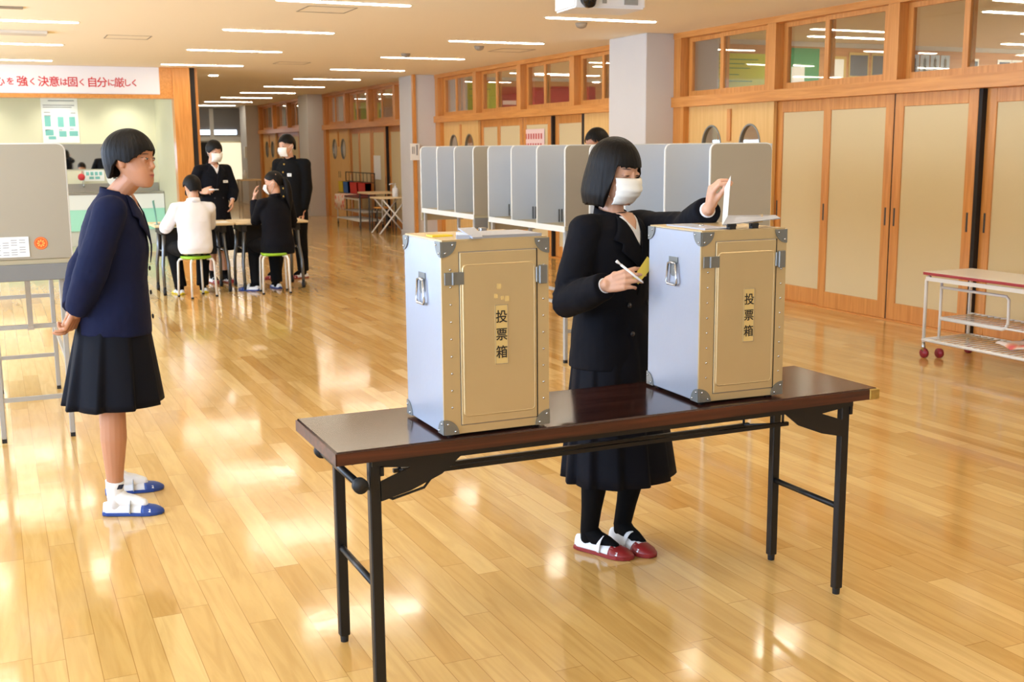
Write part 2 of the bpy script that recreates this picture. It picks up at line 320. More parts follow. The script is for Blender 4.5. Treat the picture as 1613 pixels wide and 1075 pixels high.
wn_, dn_, tn_ = [2], [1], [10]
def bay(Yt, Yb):
    tn_[0] += 1
    struct('trim_%d' % tn_[0], 'trimh', ((WX-.03, Yb, 2.60), (6.95, Yt, HC)), ((WX-.05, Yb, 1.885), (6.95, Yt, 1.99)), ((WX+.03, Yb, 0), (6.95, Yt, .012)))
    tn_[0] += 1
    struct('trim_%d' % tn_[0], 'trim', ((WX-.02, Yt-.20, 0), (6.95, Yt, 1.885)), ((WX-.02, Yt-.13, 1.99), (6.95, Yt, 2.6)), ((WX-.02, Yb, 0), (6.95, Yb+.1, 1.885)), ((WX-.02, Yb, 1.99), (6.95, Yb+.1, 2.6)))
    k = 0; s = Yt-.15
    while s-.4 > Yb:
        e = max(s-1.6, Yb+.1); wn_[0] += 1
        w_ = empty('window_%d' % wn_[0], (6.85, s, 1.99)); w_['kind'] = 'structure'
        MB().box((WX-.02, e+.0, 1.99), (6.95, e+.13, 2.6)).build('post', 'trim', w_)
        for q, (a, b, x) in enumerate(((s, s-.69, WX+.075), (s-.63, min(s-1.43, s), WX+.035))):
            b = max(b, e+.1)
            if a-b < .2: continue
            m = MB(); d = .03
            m.box((x, b, 1.99), (x+d, a, 2.05)).box((x, b, 2.56), (x+d, a, 2.6)).box((x, b, 2.05), (x+d, b+.055, 2.56)).box((x, a-.055, 2.05), (x+d, a, 2.56))
            fr = m.build('sash_frame', 'trim', w_)
            MB().box((x+.012, b+.05, 2.045), (x+.016, a-.05, 2.565)).build('pane', 'glass', fr)
        s -= 1.6; k += 1
    for g0, g1 in ((3.262, 3.273), (4.15, 4.185), (5.02, 5.10)):  # dark strips standing in for the shade in the gaps between leaves
        if Yt-g1 > Yb+.1: tn_[0] += 1; struct('trim_%d' % tn_[0], 'dark', ((WX+.055, Yt-g1, .012), (6.94, Yt-g0, 1.885)))
    # lower doors: offsets from the bay's far end
    T = [(.20, .96, 'o', .05, 1), (.96, 1.66, 'o', .05, 0), (1.64, 2.44, 'p', .10, 0), (2.38, 3.26, 'p', .05, 1), (3.275, 4.15, 'p', .05, 1), (4.185, 5.02, 'p', .10, 0), (5.10, 5.80, 'o', .05, 1), (5.80, 6.50, 'o', .05, 0)]
    for a, b, kd, x, pull in T:
        y1 = Yt-a; y0 = max(Yt-b, Yb+.1)
        if y1-y0 < .3: continue
        X0 = WX+x; X1 = X0+.035; dn_[0] += 1
        d = empty('door_%d' % dn_[0], (X0, (y0+y1)/2, .01)); d['kind'] = 'structure'
        if kd == 'p':
            m = MB().box((X0, y0, .012), (X1, y0+.095, 1.885)).box((X0, y1-.095, .012), (X1, y1, 1.885)).box((X0, y0+.095, .012), (X1, y1-.095, .155)).box((X0, y0+.095, 1.78), (X1, y1-.095, 1.885))
            m.build('door_frame', 'trim', d, bevel=.003)
            MB().box((X0+.012, y0+.09, .15), (X1-.006, y1-.09, 1.785)).build('fabric_panel', 'fabric', d)
            yy = y1-.05 if not pull else y0+.05
            for yq in ((y0+.045, y1-.045) if pull else (y1-.045,)):
                MB().box((X0-.002, yq-.009, .80), (X0+.004, yq+.009, .95)).build('door_pull', 'dkgrey', d)
        else:
            # leaf with an oval hole
            cy = (y0+y1)/2-(.05 if pull else -.02); cz = 1.47; ry, rz = .165, .205; n = 32
            inner = [(cy+ry*math.cos(2*PI*j/n), cz+rz*math.sin(2*PI*j/n)) for j in range(n)]
            out = []
            for j in range(n):
                c_, s_ = math.cos(2*PI*j/n), math.sin(2*PI*j/n); k2 = 1e9
                for lim, v, c0 in ((y1, c_, cy), (y0, c_, cy), (1.885, s_, cz), (.012, s_, cz)):
                    if abs(v) > 1e-6 and (lim-c0)/v > 0: k2 = min(k2, (lim-c0)/v)
                out.append((cy+c_*k2, cz+s_*k2))
            # exact corners
            for (yc, zc) in ((y0, .012), (y1, .012), (y0, 1.885), (y1, 1.885)):
                j = min(range(n), key=lambda q: abs(math.atan2(zc-cz, yc-cy) % (2*PI)-2*PI*q/n)); out[j] = (yc, zc)
            m = MB(); rings = [[V((X0, *p)) for p in out], [V((X0, *p)) for p in inner], [V((X1, *p)) for p in inner], [V((X1, *p)) for p in out]]
            m.loft(rings, cap=False, close=True); m.build('door_leaf', 'lwood', d)
            m = MB()
            R1 = [[V((xx, cy+(ry+dr)*math.cos(2*PI*j/n), cz+(rz+dr)*math.sin(2*PI*j/n))) for j in range(n)] for xx, dr in ((X0-.006, .012), (X0-.006, -.004), (X1, -.004), (X1, .012))]
            m.loft(R1, cap=False, close=True).build('oval_frame', 'corner', d, smooth=False)
            m = MB(); m.prism([(X0+.015, *p) for p in inner], (.004, 0, 0)).build('oval_pane', 'glass', d)
            if pull: MB().box((X0-.02, y0-.02, 1.52), (X0, y0+.04, 1.84)).build('stop_bar', 'trim', d, bevel=.003)
            MB().box((X0-.004, (y0+.05 if pull else y1-.07), .86), (X0, (y0+.07 if pull else y1-.05), 1.0)).build('door_pull', 'dkgrey', d)
for (a, b) in ((10.66, 4.2), (17.93, 11.46), (24.95, 18.73), (31.6, 25.75)): bay(a, b)
# shade between the door leaves is drawn as dark strips within each bay
# left side: alcove with sinks behind the banner wall
struct('wall_banner', 'wallp', ((-4, 17.4, 2.27), (2.5, 17.6, HC)))
struct('trim_1', 'trimh', ((-4, 17.36, 2.215), (2.5, 17.6, 2.27)), ((2.32, 17.37, 2.27), (2.5, 17.4, HC)))
struct('trim_2', 'trim', ((2.5, 17.33, 0), (2.74, 17.55, HC)), ((2.815, 17.4, 0), (2.86, 17.5, HC)))
struct('trim_3', 'dark', ((2.74, 17.36, 0), (2.815, 17.5, HC)))
struct('wall_corridor_left', 'wallp', ((2.62, 17.5, 0), (2.86, 33.4, HC)))
struct('wall_alcove', 'alcove', ((-4, 19.5, 0), (2.62, 19.6, HC))); struct('wall_alcove_right', 'alcove', ((2.5, 17.55, 0), (2.62, 19.5, HC))); struct('ceiling_alcove', 'alcove', ((-4, 17.6, 2.3), (2.5, 19.5, 2.36)))
struct('floor_alcove', 'mintfloor', ((-4, 17.45, .0), (2.5, 18.95, .004)))  # overlay sheet; the mint front's green reflection is put into its colour
b = empty('banner', (0.8, 17.4, 2.28), 'long white banner with red Japanese lettering above the sink alcove', 'banner')
MB().box((-3.6, 17.383, 2.275), (2.32, 17.398, 2.655)).build('sheet', 'banner', b)
# lettering: characters placed one by one, big kanji and smaller kana
chars = [('心', .255, .152, .20), ('を', .42, .153, .145), ('強', .59, .154, .20), ('く', .74, .155, .145), ('決', .90, .157, .20), ('意', 1.06, .158, .20), ('は', 1.20, .159, .15), ('固', 1.335, .160, .20), ('く', 1.475, .161, .145),
         ('自', 1.63, .163, .20), ('分', 1.78, .164, .20), ('に', 1.92, .165, .145), ('厳', 2.045, .166, .20), ('し', 2.17, .168, .15), ('く', 2.28, .169, .145)]
for ch, x, _, sz in chars:
    text('letter', ch, 'red', b, (.2+(x-.255)*.875, 17.381, 2.425), sz*.74, bold=.001 if ch in '厳' else .0022)
# sink alcove furniture
c = empty('sink_counter', (0, 19.2, 0), 'long sink counter with mint lower panels and steel top in the alcove', 'counter')
MB().box((-3.98, 18.92, .24), (2.49, 19.49, .57)).build('mint_front', 'mint', c)
MB().box((-3.98, 18.90, .57), (2.49, 19.49, .80)).build('white_apron', 'white', c)
MB().box((-3.98, 18.96, .0), (2.49, 19.49, .24)).build('plinth', 'wallp', c)
MB().box((-3.98, 18.89, .80), (2.49, 19.485, .83)).box((-3.98, 19.475, .83), (2.49, 19.485, .96)).build('steel_top', 'sink', c)
for x in (.2, 1.33, 2.28):
    f = empty('faucet', (x, 19.46, .98), {1.33: 'chrome tap over the sink with a red soap net', 2.28: 'chrome tap nearest the right end of the sink', .2: 'chrome tap over the left part of the sink'}[x], 'tap')
    MB().tube([(x, 19.47, .98), (x, 19.38, .985), (x, 19.33, .97), (x, 19.32, .91)], [.013, .013, .013, .015], 10).build('spout', 'chrome', f, True)
    MB().cyl((x, 19.40, .99), (x, 19.40, 1.02), .008).ell((x, 19.40, 1.03), (.022, .022, .014)).build('tap_handle', 'chrome', f, True)
tag(MB().ell((1.30, 19.30, 1.07), (.055, .05, .055)).tube([(1.30, 19.30, 1.12), (1.32, 19.38, 1.16), (1.34, 19.45, 1.12)], .004).build('soap_net', 'red', None, True), 'red soap net hanging by the sink tap', 'soap net')
m_ = empty('wall_mirror', (1.2, 19.49, 1.19), 'long frameless mirror above the alcove sink', 'mirror')
MB().box((-1.2, 19.485, 1.19), (2.44, 19.495, 1.585)).build('glass', 'mirror', m_)
p_ = empty('wash_poster', (1.06, 19.49, 1.6), 'tall white poster with small green pictures above the mirror', 'poster')
MB().box((.79, 19.488, 1.605), (1.33, 19.496, 2.295)).build('sheet', 'paper', p_)
q = MB()
for x, z, w_, h_ in ((.83, 1.86, .09, .16), (1.02, 1.85, .09, .16), (1.19, 1.86, .09, .15), (.83, 1.72, .12, .09), (.87, 1.66, .11, .05), (1.03, 1.70, .11, .09), (1.18, 1.71, .13, .08)): q.box((x, 19.486, z), (x+w_, 19.488, z+h_))
q.build('pictures', 'teal', p_)
q = MB()
for z, a, b2 in ((2.25, .9, 1.28), (2.18, .82, 1.28), (2.15, .82, 1.24), (2.07, .83, .92), (2.06, 1.22, 1.29), (2.02, .83, .93), (1.80, .83, .9), (1.80, 1.03, 1.08), (1.81, 1.19, 1.25)): q.box((a, 19.486, z), (b2, 19.488, z+.014))
q.build('printed_lines', 'print', p_)
p_ = empty('notice', (1.5, 19.49, 1.0), 'small notice with blue-green boxes taped under the mirror', 'notice')
MB().box((1.36, 19.488, 1.0), (1.66, 19.496, 1.17)).build('sheet', 'paper', p_)
q = MB()
for i in range(4): q.box((1.385+i*.066, 19.486, 1.09), (1.43+i*.066, 19.488, 1.145))
for i in range(2): q.box((1.43+i*.09, 19.486, 1.03), (1.50+i*.09, 19.488, 1.07))
q.build('printed_boxes', 'teal', p_)
p_ = empty('sign', (1.78, 19.45, .95), 'white rounded sign with black marks beside the tap notice', 'sign')
MB().prism([(1.77+.085*math.cos(t*PI/12), 19.47, 1.08+.16*math.sin(t*PI/12)) for t in range(24)], (0, .008, 0)).build('board', 'paper', p_)
MB().box((1.79, 19.467, 1.12), (1.84, 19.469, 1.16)).box((1.79, 19.467, 1.03), (1.84, 19.469, 1.07)).build('marks', 'dkgrey', p_)
for x in (1.05, 2.02, -.1):
    d = empty('downlight', (x, 18.6 if x > 0 else 18.6, 2.29), {1.05: 'round downlight over the poster in the sink alcove', 2.02: 'round downlight over the blank alcove wall at right'}.get(x, 'round downlight over the left end of the alcove'), 'downlight')
    MB().lathe((x, 18.9, 2.285), [(.06, 0), (.06, .012)]).build('lens', 'downl', d)
    l = bpy.data.lights.new('downlight_beam', 'SPOT'); l.energy = 20; l.color = (1, .97, .82); l.spot_size = 1.9; l.spot_blend = .8; l.shadow_soft_size = .05
    o = bpy.data.objects.new('downlight_beam', l); o.location = (x, 18.9, 2.27); o.rotation_euler = (.62, 0, 0); COL.objects.link(o)
# far end of the corridor
e_ = empty('window_80', (5.5, 33.38, 1.9)); e_['kind'] = 'structure'
MB().box((2.9, 33.34, 1.88), (6.66, 33.39, 2.62)).build('roller_blind', 'winshade', e_)
MB().box((2.9, 33.32, 1.90), (5.75, 33.345, 2.03)).box((5.85, 33.32, 1.90), (6.5, 33.345, 2.03)).build('pane', 'winlit', e_)
MB().box((2.9, 33.30, 1.72), (6.66, 33.36, 1.83)).box((5.75, 33.28, 1.72), (5.86, 33.36, 2.62)).build('window_frame', 'white', e_)
struct('trim_4', 'trim', ((6.66, 33.2, 0), (6.85, 33.4, HC)))
t_ = empty('projection_screen', (6.25, 33.3, .6), 'glowing cream screen on the far corridor wall', 'screen')
MB().box((5.85, 33.28, .62), (6.6, 33.30, 1.67)).build('sheet', 'screen', t_)
t_ = empty('notice_board', (5.6, 33.3, .5), 'dark board on the far corridor wall beside the lit screen', 'board')
MB().box((4.9, 33.28, .4), (5.83, 33.32, 1.68)).build('panel', 'black', t_)
t_ = empty('side_table', (6.2, 30.5, 0), 'small wooden table with a bottle at the far end of the corridor', 'table')
MB().box((5.95, 30.3, .66), (6.5, 30.8, .70)).build('tabletop', 'deskt', t_)
for x in (5.98, 6.47):
    for y in (30.33, 30.77): MB().cyl((x, y, 0), (x, y, .66), .015, 8).build('leg', 'bleg', t_)
tag(MB().lathe((6.1, 30.5, .70), [(.06, 0), (.06, .14), (.03, .18), (.03, .24)]).build('pump_bottle', 'bottle', None, True), 'white bottle standing on the far side table', 'bottle')
tag(MB().box((6.36, 31.58, 1.25), (6.415, 31.75, 1.55)).build('switch_plate', 'white', None), 'white plate on the left side of the farthest pillar', 'wall plate')

# ceiling lamps
def lamp(x, y, ln=1.17, lab='', grp='flush strip lamps in the hall ceiling', name='strip_lamp'):
    o = empty(name, (x+ln/2, y, HC), lab, 'ceiling lamp', grp)
    n = 8; r = .043
    out = [(x+r-r*math.sin(PI*k/n), y-r*math.cos(PI*k/n)) for k in range(n+1)]+[(x+ln-r+r*math.sin(PI*k/n), y+r*math.cos(PI*k/n)) for k in range(n+1)]
    MB().prism([(a, b_, HC-.008) for a, b_ in out], (0, 0, .006)).build('diffuser', 'lamp', o)
    r = .052
    out = [(x+.033-r*math.sin(PI*k/n), y-r*math.cos(PI*k/n)) for k in range(n+1)]+[(x+ln-.033+r*math.sin(PI*k/n), y+r*math.cos(PI*k/n)) for k in range(n+1)]
    MB().prism([(a, b_, HC-.004) for a, b_ in out], (0, 0, .0035)).build('lamp_trim', 'lampframe', o)
RN = ['second from the right pillar', 'x']
ry_ = [-.1, 2.35, 4.8, 7.25, 9.70, 12.15, 14.6, 17.05, 19.5, 22.0, 24.5, 26.9, 29.3, 31.7]
for i, y in enumerate(ry_):
    k = i-3
    lamp(4.77+max(0, i-7)*.04, y, 1.17, 'strip lamp in the row along the door wall, '+('outside the picture' if k < 1 else ['nearest to us, by the ceiling projector', 'second nearest, over the voting booths', 'third nearest of that row', 'fourth nearest of that row', 'fifth nearest of that row', 'sixth nearest of that row', 'seventh nearest of that row', 'eighth nearest of that row', 'ninth nearest of that row', 'farthest of that row'][min(k-1, 9)]))
for i, y in enumerate([-.5, 1.95, 4.4, 6.86, 9.31, 11.76, 14.22, 16.73]):
    lamp(2.18+max(0, i-4)*.03, y, 1.13, 'strip lamp in the middle row of the ceiling, '+('outside the picture' if i < 4 else ['nearest, cut by the top edge', 'second nearest', 'third nearest', 'farthest, above the banner end'][i-4]))
for i, y in enumerate([1.7, 4.2, 6.65, 9.12, 11.58, 14.04, 16.5]):
    lamp(-.31, y, 1.16, 'strip lamp in the left row of the ceiling, '+('outside the picture' if i < 4 else ['nearest of three', 'middle of three', 'farthest, just before the banner'][i-4]))
for i, y in enumerate([3.0, 7.9, 10.35, 12.9, 15.3, 17.3, 20.2, 22.5, 27.5]):
    for j, x in enumerate((8.3, 11.2)):
        lamp(x, y, 1.2, 'ceiling lamp inside a classroom, behind the transom glass of the door wall', 'classroom ceiling lamps')
tag(MB().lathe((3.38, 19.0, HC-.01), [(.07, 0), (.07, .008)]).build('corridor_downlight', 'downl', None), 'small round downlight at the corridor entrance', 'downlight')
# ceiling hatches, vents and sensors
def hatch(x0, y0, x1, y1, lab):
    t = .012; z = HC-.003
    tag(MB().box((x0, y0, z), (x1, y0+t, z+.002)).box((x0, y1-t, z), (x1, y1, z+.002)).box((x0, y0, z), (x0+t, y1, z+.002)).box((x1-t, y0, z), (x1, y1, z+.002)).build('ceiling_hatch', 'vent', None), lab, 'ceiling hatch')
hatch(2.52, 9.62, 2.95, 10.05, 'square ceiling hatch behind the nearest middle-row lamp')
hatch(5.75, 12.9, 6.2, 13.35, 'square ceiling hatch near the voting booth pillar')
hatch(1.2, 12.7, 1.65, 13.1, 'square ceiling hatch at left near the banner')
hatch(3.7, 15.8, 4.15, 16.2, 'square ceiling hatch between lamp rows far off')
tag(MB().box((-.9, 12.5, HC-.03), (.62, 12.75, HC-.001)).build('ceiling_diffuser', 'wallp', None), 'long ceiling air diffuser at the left edge', 'air vent')
tag(MB().box((-1.2, 10.5, HC-.01), (.35, 10.62, HC-.001)).build('slot_diffuser', 'vent', None), 'narrow slot in the ceiling at top left', 'air vent')
tag(MB().box((4.35, 7.3, HC-.02), (5.6, 8.5, HC-.001)).build('ceiling_cassette', 'ceiling', None, bevel=.01), 'flat ceiling air panel beside the projector', 'air vent')
for (x, y), lb in zip(((5.37, 12.72), (5.32, 10.05), (4.9, 14.0)), ('round smoke detector behind the second door-side lamp', 'round sensor with a small drop tip near the projector lamp', 'small round sensor over the booths')):
    tag(MB().lathe((x, y, HC-.05), [(.02, 0), (.045, .012), (.055, .03), (.06, .05)]).build('smoke_detector', 'vent', None, True), lb, 'smoke detector')

# posters inside the classrooms and on the doors
def card(name, lab, cat, x0, x1, y, z0, z1, m, extra=None, grp=None, m2='photo'):
    o = empty(name, ((x0+x1)/2, y, z0), lab, cat, grp)
    MB().box((x0, y-.004, z0), (x1, y, z1)).build('sheet', m, o)
    if extra:
        q = MB()
        for a, b2, c2, d2 in extra: q.box((x0+(x1-x0)*a, y-.006, z0+(z1-z0)*c2), (x0+(x1-x0)*b2, y-.004, z0+(z1-z0)*d2))
        q.build('print', m2, o)
    return o
Yc = 10.915
card('poster', 'lime yellow poster with printed lines seen through the transom', 'poster', 7.42, 8.16, Yc, 2.02, 2.50, 'yg', [(.1, .85, .85, .87), (.1, .6, .75, .77), (.1, .7, .65, .67), (.1, .5, .5, .52), (.1, .75, .35, .37)], m2='grn')
card('poster', 'dark green board poster with a small white paper', 'poster', 8.5, 8.92, Yc, 2.02, 2.58, 'grn', [(.05, .5, .30, .62), (.1, .35, .64, .67)], m2='paper')
card('poster', 'framed certificate beside the green poster', 'certificate', 9.0, 9.32, Yc, 2.17, 2.50, 'gold', [(.12, .88, .1, .9)], m2='paper')
card('photo_print', 'wide dark group photograph beside the certificate', 'photograph', 9.36, 9.66, Yc, 2.25, 2.55, 'gold', [(.06, .94, .1, .9)])
card('photo_print', 'wide dark group photograph, second from the certificate', 'photograph', 9.7, 10.0, Yc, 2.25, 2.55, 'gold', [(.06, .94, .1, .9)])
for i in range(4):
    x = 10.3+i*.165
    o = card('photo_print', 'dark pagoda photograph behind the transom, %s of four in a row' % ('leftmost', 'second from left', 'third from left', 'rightmost')[i], 'photograph', x, x+.145, Yc, 2.27, 2.55, 'skyp', None, 'pagoda photographs')
    q = MB(); cx = x+.072
    for k in range(5): q.box((cx-.032+k*.003, Yc-.007, 2.325+k*.036), (cx+.032-k*.003, Yc-.004, 2.337+k*.036)).box((cx-.018, Yc-.007, 2.337+k*.036), (cx+.018, Yc-.004, 2.361+k*.036))
    q.box((cx-.003, Yc-.007, 2.49), (cx+.003, Yc-.004, 2.53)).box((x+.005, Yc-.007, 2.275), (x+.14, Yc-.004, 2.325)); q.build('pagoda', 'photod', o)
for i, x in enumerate((11.25, 11.75, 12.0)):
    card('photo_print', ('small framed picture right of the pagoda photographs', 'framed landscape picture at the right edge', 'last framed picture at the right edge')[i], 'photograph', x, x+(.18 if i != 1 else .24), Yc, 2.32, 2.52, 'paper', [(.12, .88, .15, .85)])
Yd = 18.165
card('poster', 'lime poster behind the second transom', 'poster', 7.42, 7.98, Yd, 2.0, 2.56, 'yg', [(.1, .8, .8, .82), (.1, .7, .6, .62)], m2='grn')
card('poster', 'dark red poster with pink and white cut-outs', 'poster', 8.05, 8.9, Yd, 1.95, 2.5, 'redp', [(.05, .35, .45, .58), (.06, .3, .22, .34), (.5, .7, .3, .5)], m2='pink')
card('poster', 'plain dark red poster right of the cut-out one', 'poster', 8.95, 9.9, Yd, 1.95, 2.52, 'redp', [(.05, .2, .1, .3)], m2='pink')
Ye = 25.265
card('poster', 'lime poster behind the third transom', 'poster', 7.5, 8.3, Ye, 2.0, 2.5, 'yg')
card('poster', 'pink poster behind the third transom', 'poster', 8.5, 9.6, Ye, 2.0, 2.5, 'pink', [(.1, .4, .3, .6), (.5, .8, .2, .5)], m2='redd')
def wallcard(name, lab, cat, x, y0, y1, z0, z1, m, dots=None):
    o = empty(name, (x, (y0+y1)/2, z0), lab, cat); MB().box((x-.003, y0, z0), (x, y1, z1)).build('sheet', m, o)
    if dots:
        q = MB()
        for r in range(dots[0]):
            for c2 in range(dots[1]):
                a = y0+(y1-y0)*(.08+.88*(c2+.2+.3*((r*7+c2*3) % 3)/3)/dots[1]); z = z0+(z1-z0)*(.06+.88*(r+.25)/dots[0])
                q.box((x-.0045, a, z), (x-.003, a+(y1-y0)*.5/dots[1], z+(z1-z0)*.5/dots[0]))
        q.build('print', dots[2], o)
wallcard('poster', 'pink poster dotted with small figures on the second door panel', 'poster', WX+.055, 13.98, 14.62, 1.12, 1.72, 'pink', (4, 7, 'redd'))
wallcard('notice', 'small white notice on the door panel left of the pink poster', 'notice', WX+.095, 14.95, 15.2, 1.2, 1.62, 'paper', (1, 2, 'redd'))
wallcard('notice', 'white notice on a far door panel, left one', 'notice', WX+.095, 22.0, 22.3, 1.05, 1.45, 'paper')
wallcard('notice', 'white notice on a far door panel, right one', 'notice', WX+.055, 21.15, 21.6, .88, 1.34, 'paper')
s_ = empty('room_sign', (6.38, 17.9, 1.28), 'white upright sign with black writing hung at the pillar corner', 'sign')
MB().box((6.30, 17.88, 1.28), (6.46, 17.892, 1.55)).build('plate', 'paper', s_)
MB().box((6.40, 17.876, 1.36), (6.43, 17.88, 1.53)).box((6.33, 17.876, 1.38), (6.345, 17.88, 1.5)).box((6.36, 17.876, 1.38), (6.372, 17.88, 1.5)).build('writing', 'print', s_)
struct('trim_5', 'trim', ((6.375, 17.90, 0), (6.42, 17.98, HC)))

# ------------------------------------------------------------ folding table
TX0, TX1, TY0, TY1 = .760, 2.565, 2.79, 3.215
t = empty('folding_table', (1.667, 3.0, 0), 'long dark rosewood folding table with black steel legs, holding both ballot boxes', 'table')
MB().box((TX0, TY0, .664), (TX1, TY1, .70)).build('tabletop', 'tabletop', t, bevel=.004)
MB().box((TX0-.002, TY0-.003, .664), (TX1+.002, TY0, .696)).box((TX0-.003, TY0-.003, .664), (TX0, TY1, .696)).box((TX1, TY0-.003, .664), (TX1+.003, TY1, .696)).build('edge_band', 'tableedge', t)
MB().box((TX1-.035, TY0-.006, .663), (TX1+.006, TY0+.02, .698)).build('corner_cap', 'brass', t, bevel=.003)
for x0, sg in ((.855, 1), (2.445, -1)):
    for y in (2.815, 3.165):
        g = MB().box((x0, y, .02), (x0+.032, y+.026, .665)).build('leg', 'tleg', t, bevel=.003)
        MB().lathe((x0+.016, y+.013, 0), [(.012, 0), (.013, .02)], 12).build('rubber_foot', 'black', g)
    MB().cyl((x0+.016, 2.84, .30), (x0+.016, 3.165, .30), .010).build('crossbar', 'tleg', t, True)
    if sg > 0:
        xb = x0-.03
        MB().cyl((xb, 2.80, .60), (xb, 3.19, .60), .011).build('top_bar', 'tleg', t, True)
        for y in (2.80, 3.19): MB().cyl((xb, y-.008, .60), (xb, y+.012, .60), .021).build('bar_cap', 'black', t, True)
    MB().box((x0+.030, 2.812, .615), (x0+.040, 2.845, .664)).build('stop_plate', 'tleg', t)
    for y in (2.812, 3.192):
        a = x0+.016
        MB().prism([(a, y, .655), (a+sg*.26, y, .655), (a+sg*.19, y, .60), (a+sg*.10, y, .565), (a+sg*.015, y, .545), (a+sg*.015, y, .60), (a+sg*.10, y, .630), (a+sg*.015, y, .640)], (0, .006, 0)).build('hinge_plate', 'tleg', t)
        if sg > 0: MB().tube([(a-sg*.05, y+.01, .60), (a+sg*.05, y+.01, .545), (a+sg*.14, y+.01, .565), (a+sg*.17, y+.01, .60)], .004, 8).build('release_wire', 'tleg', t, True)
MB().box((.86, 2.805, .645), (2.48, 2.825, .664)).box((.86, 3.18, .645), (2.48, 3.20, .664)).box((.90, 2.98, .650), (2.44, 3.02, .664)).build('apron_rail', 'tleg', t)
for y, z in ((2.90, .578), (3.11, .528)): MB().box((1.02, y, z), (2.30, y+.012, z+.012)).build('shelf_rail', 'tleg', t)
for x in (1.04, 2.28): MB().tube([(x, 2.906, .655), (x, 2.906, .584), (x, 3.116, .534), (x, 3.116, .655)], .005, 8).build('shelf_bracket', 'tleg', t, True)

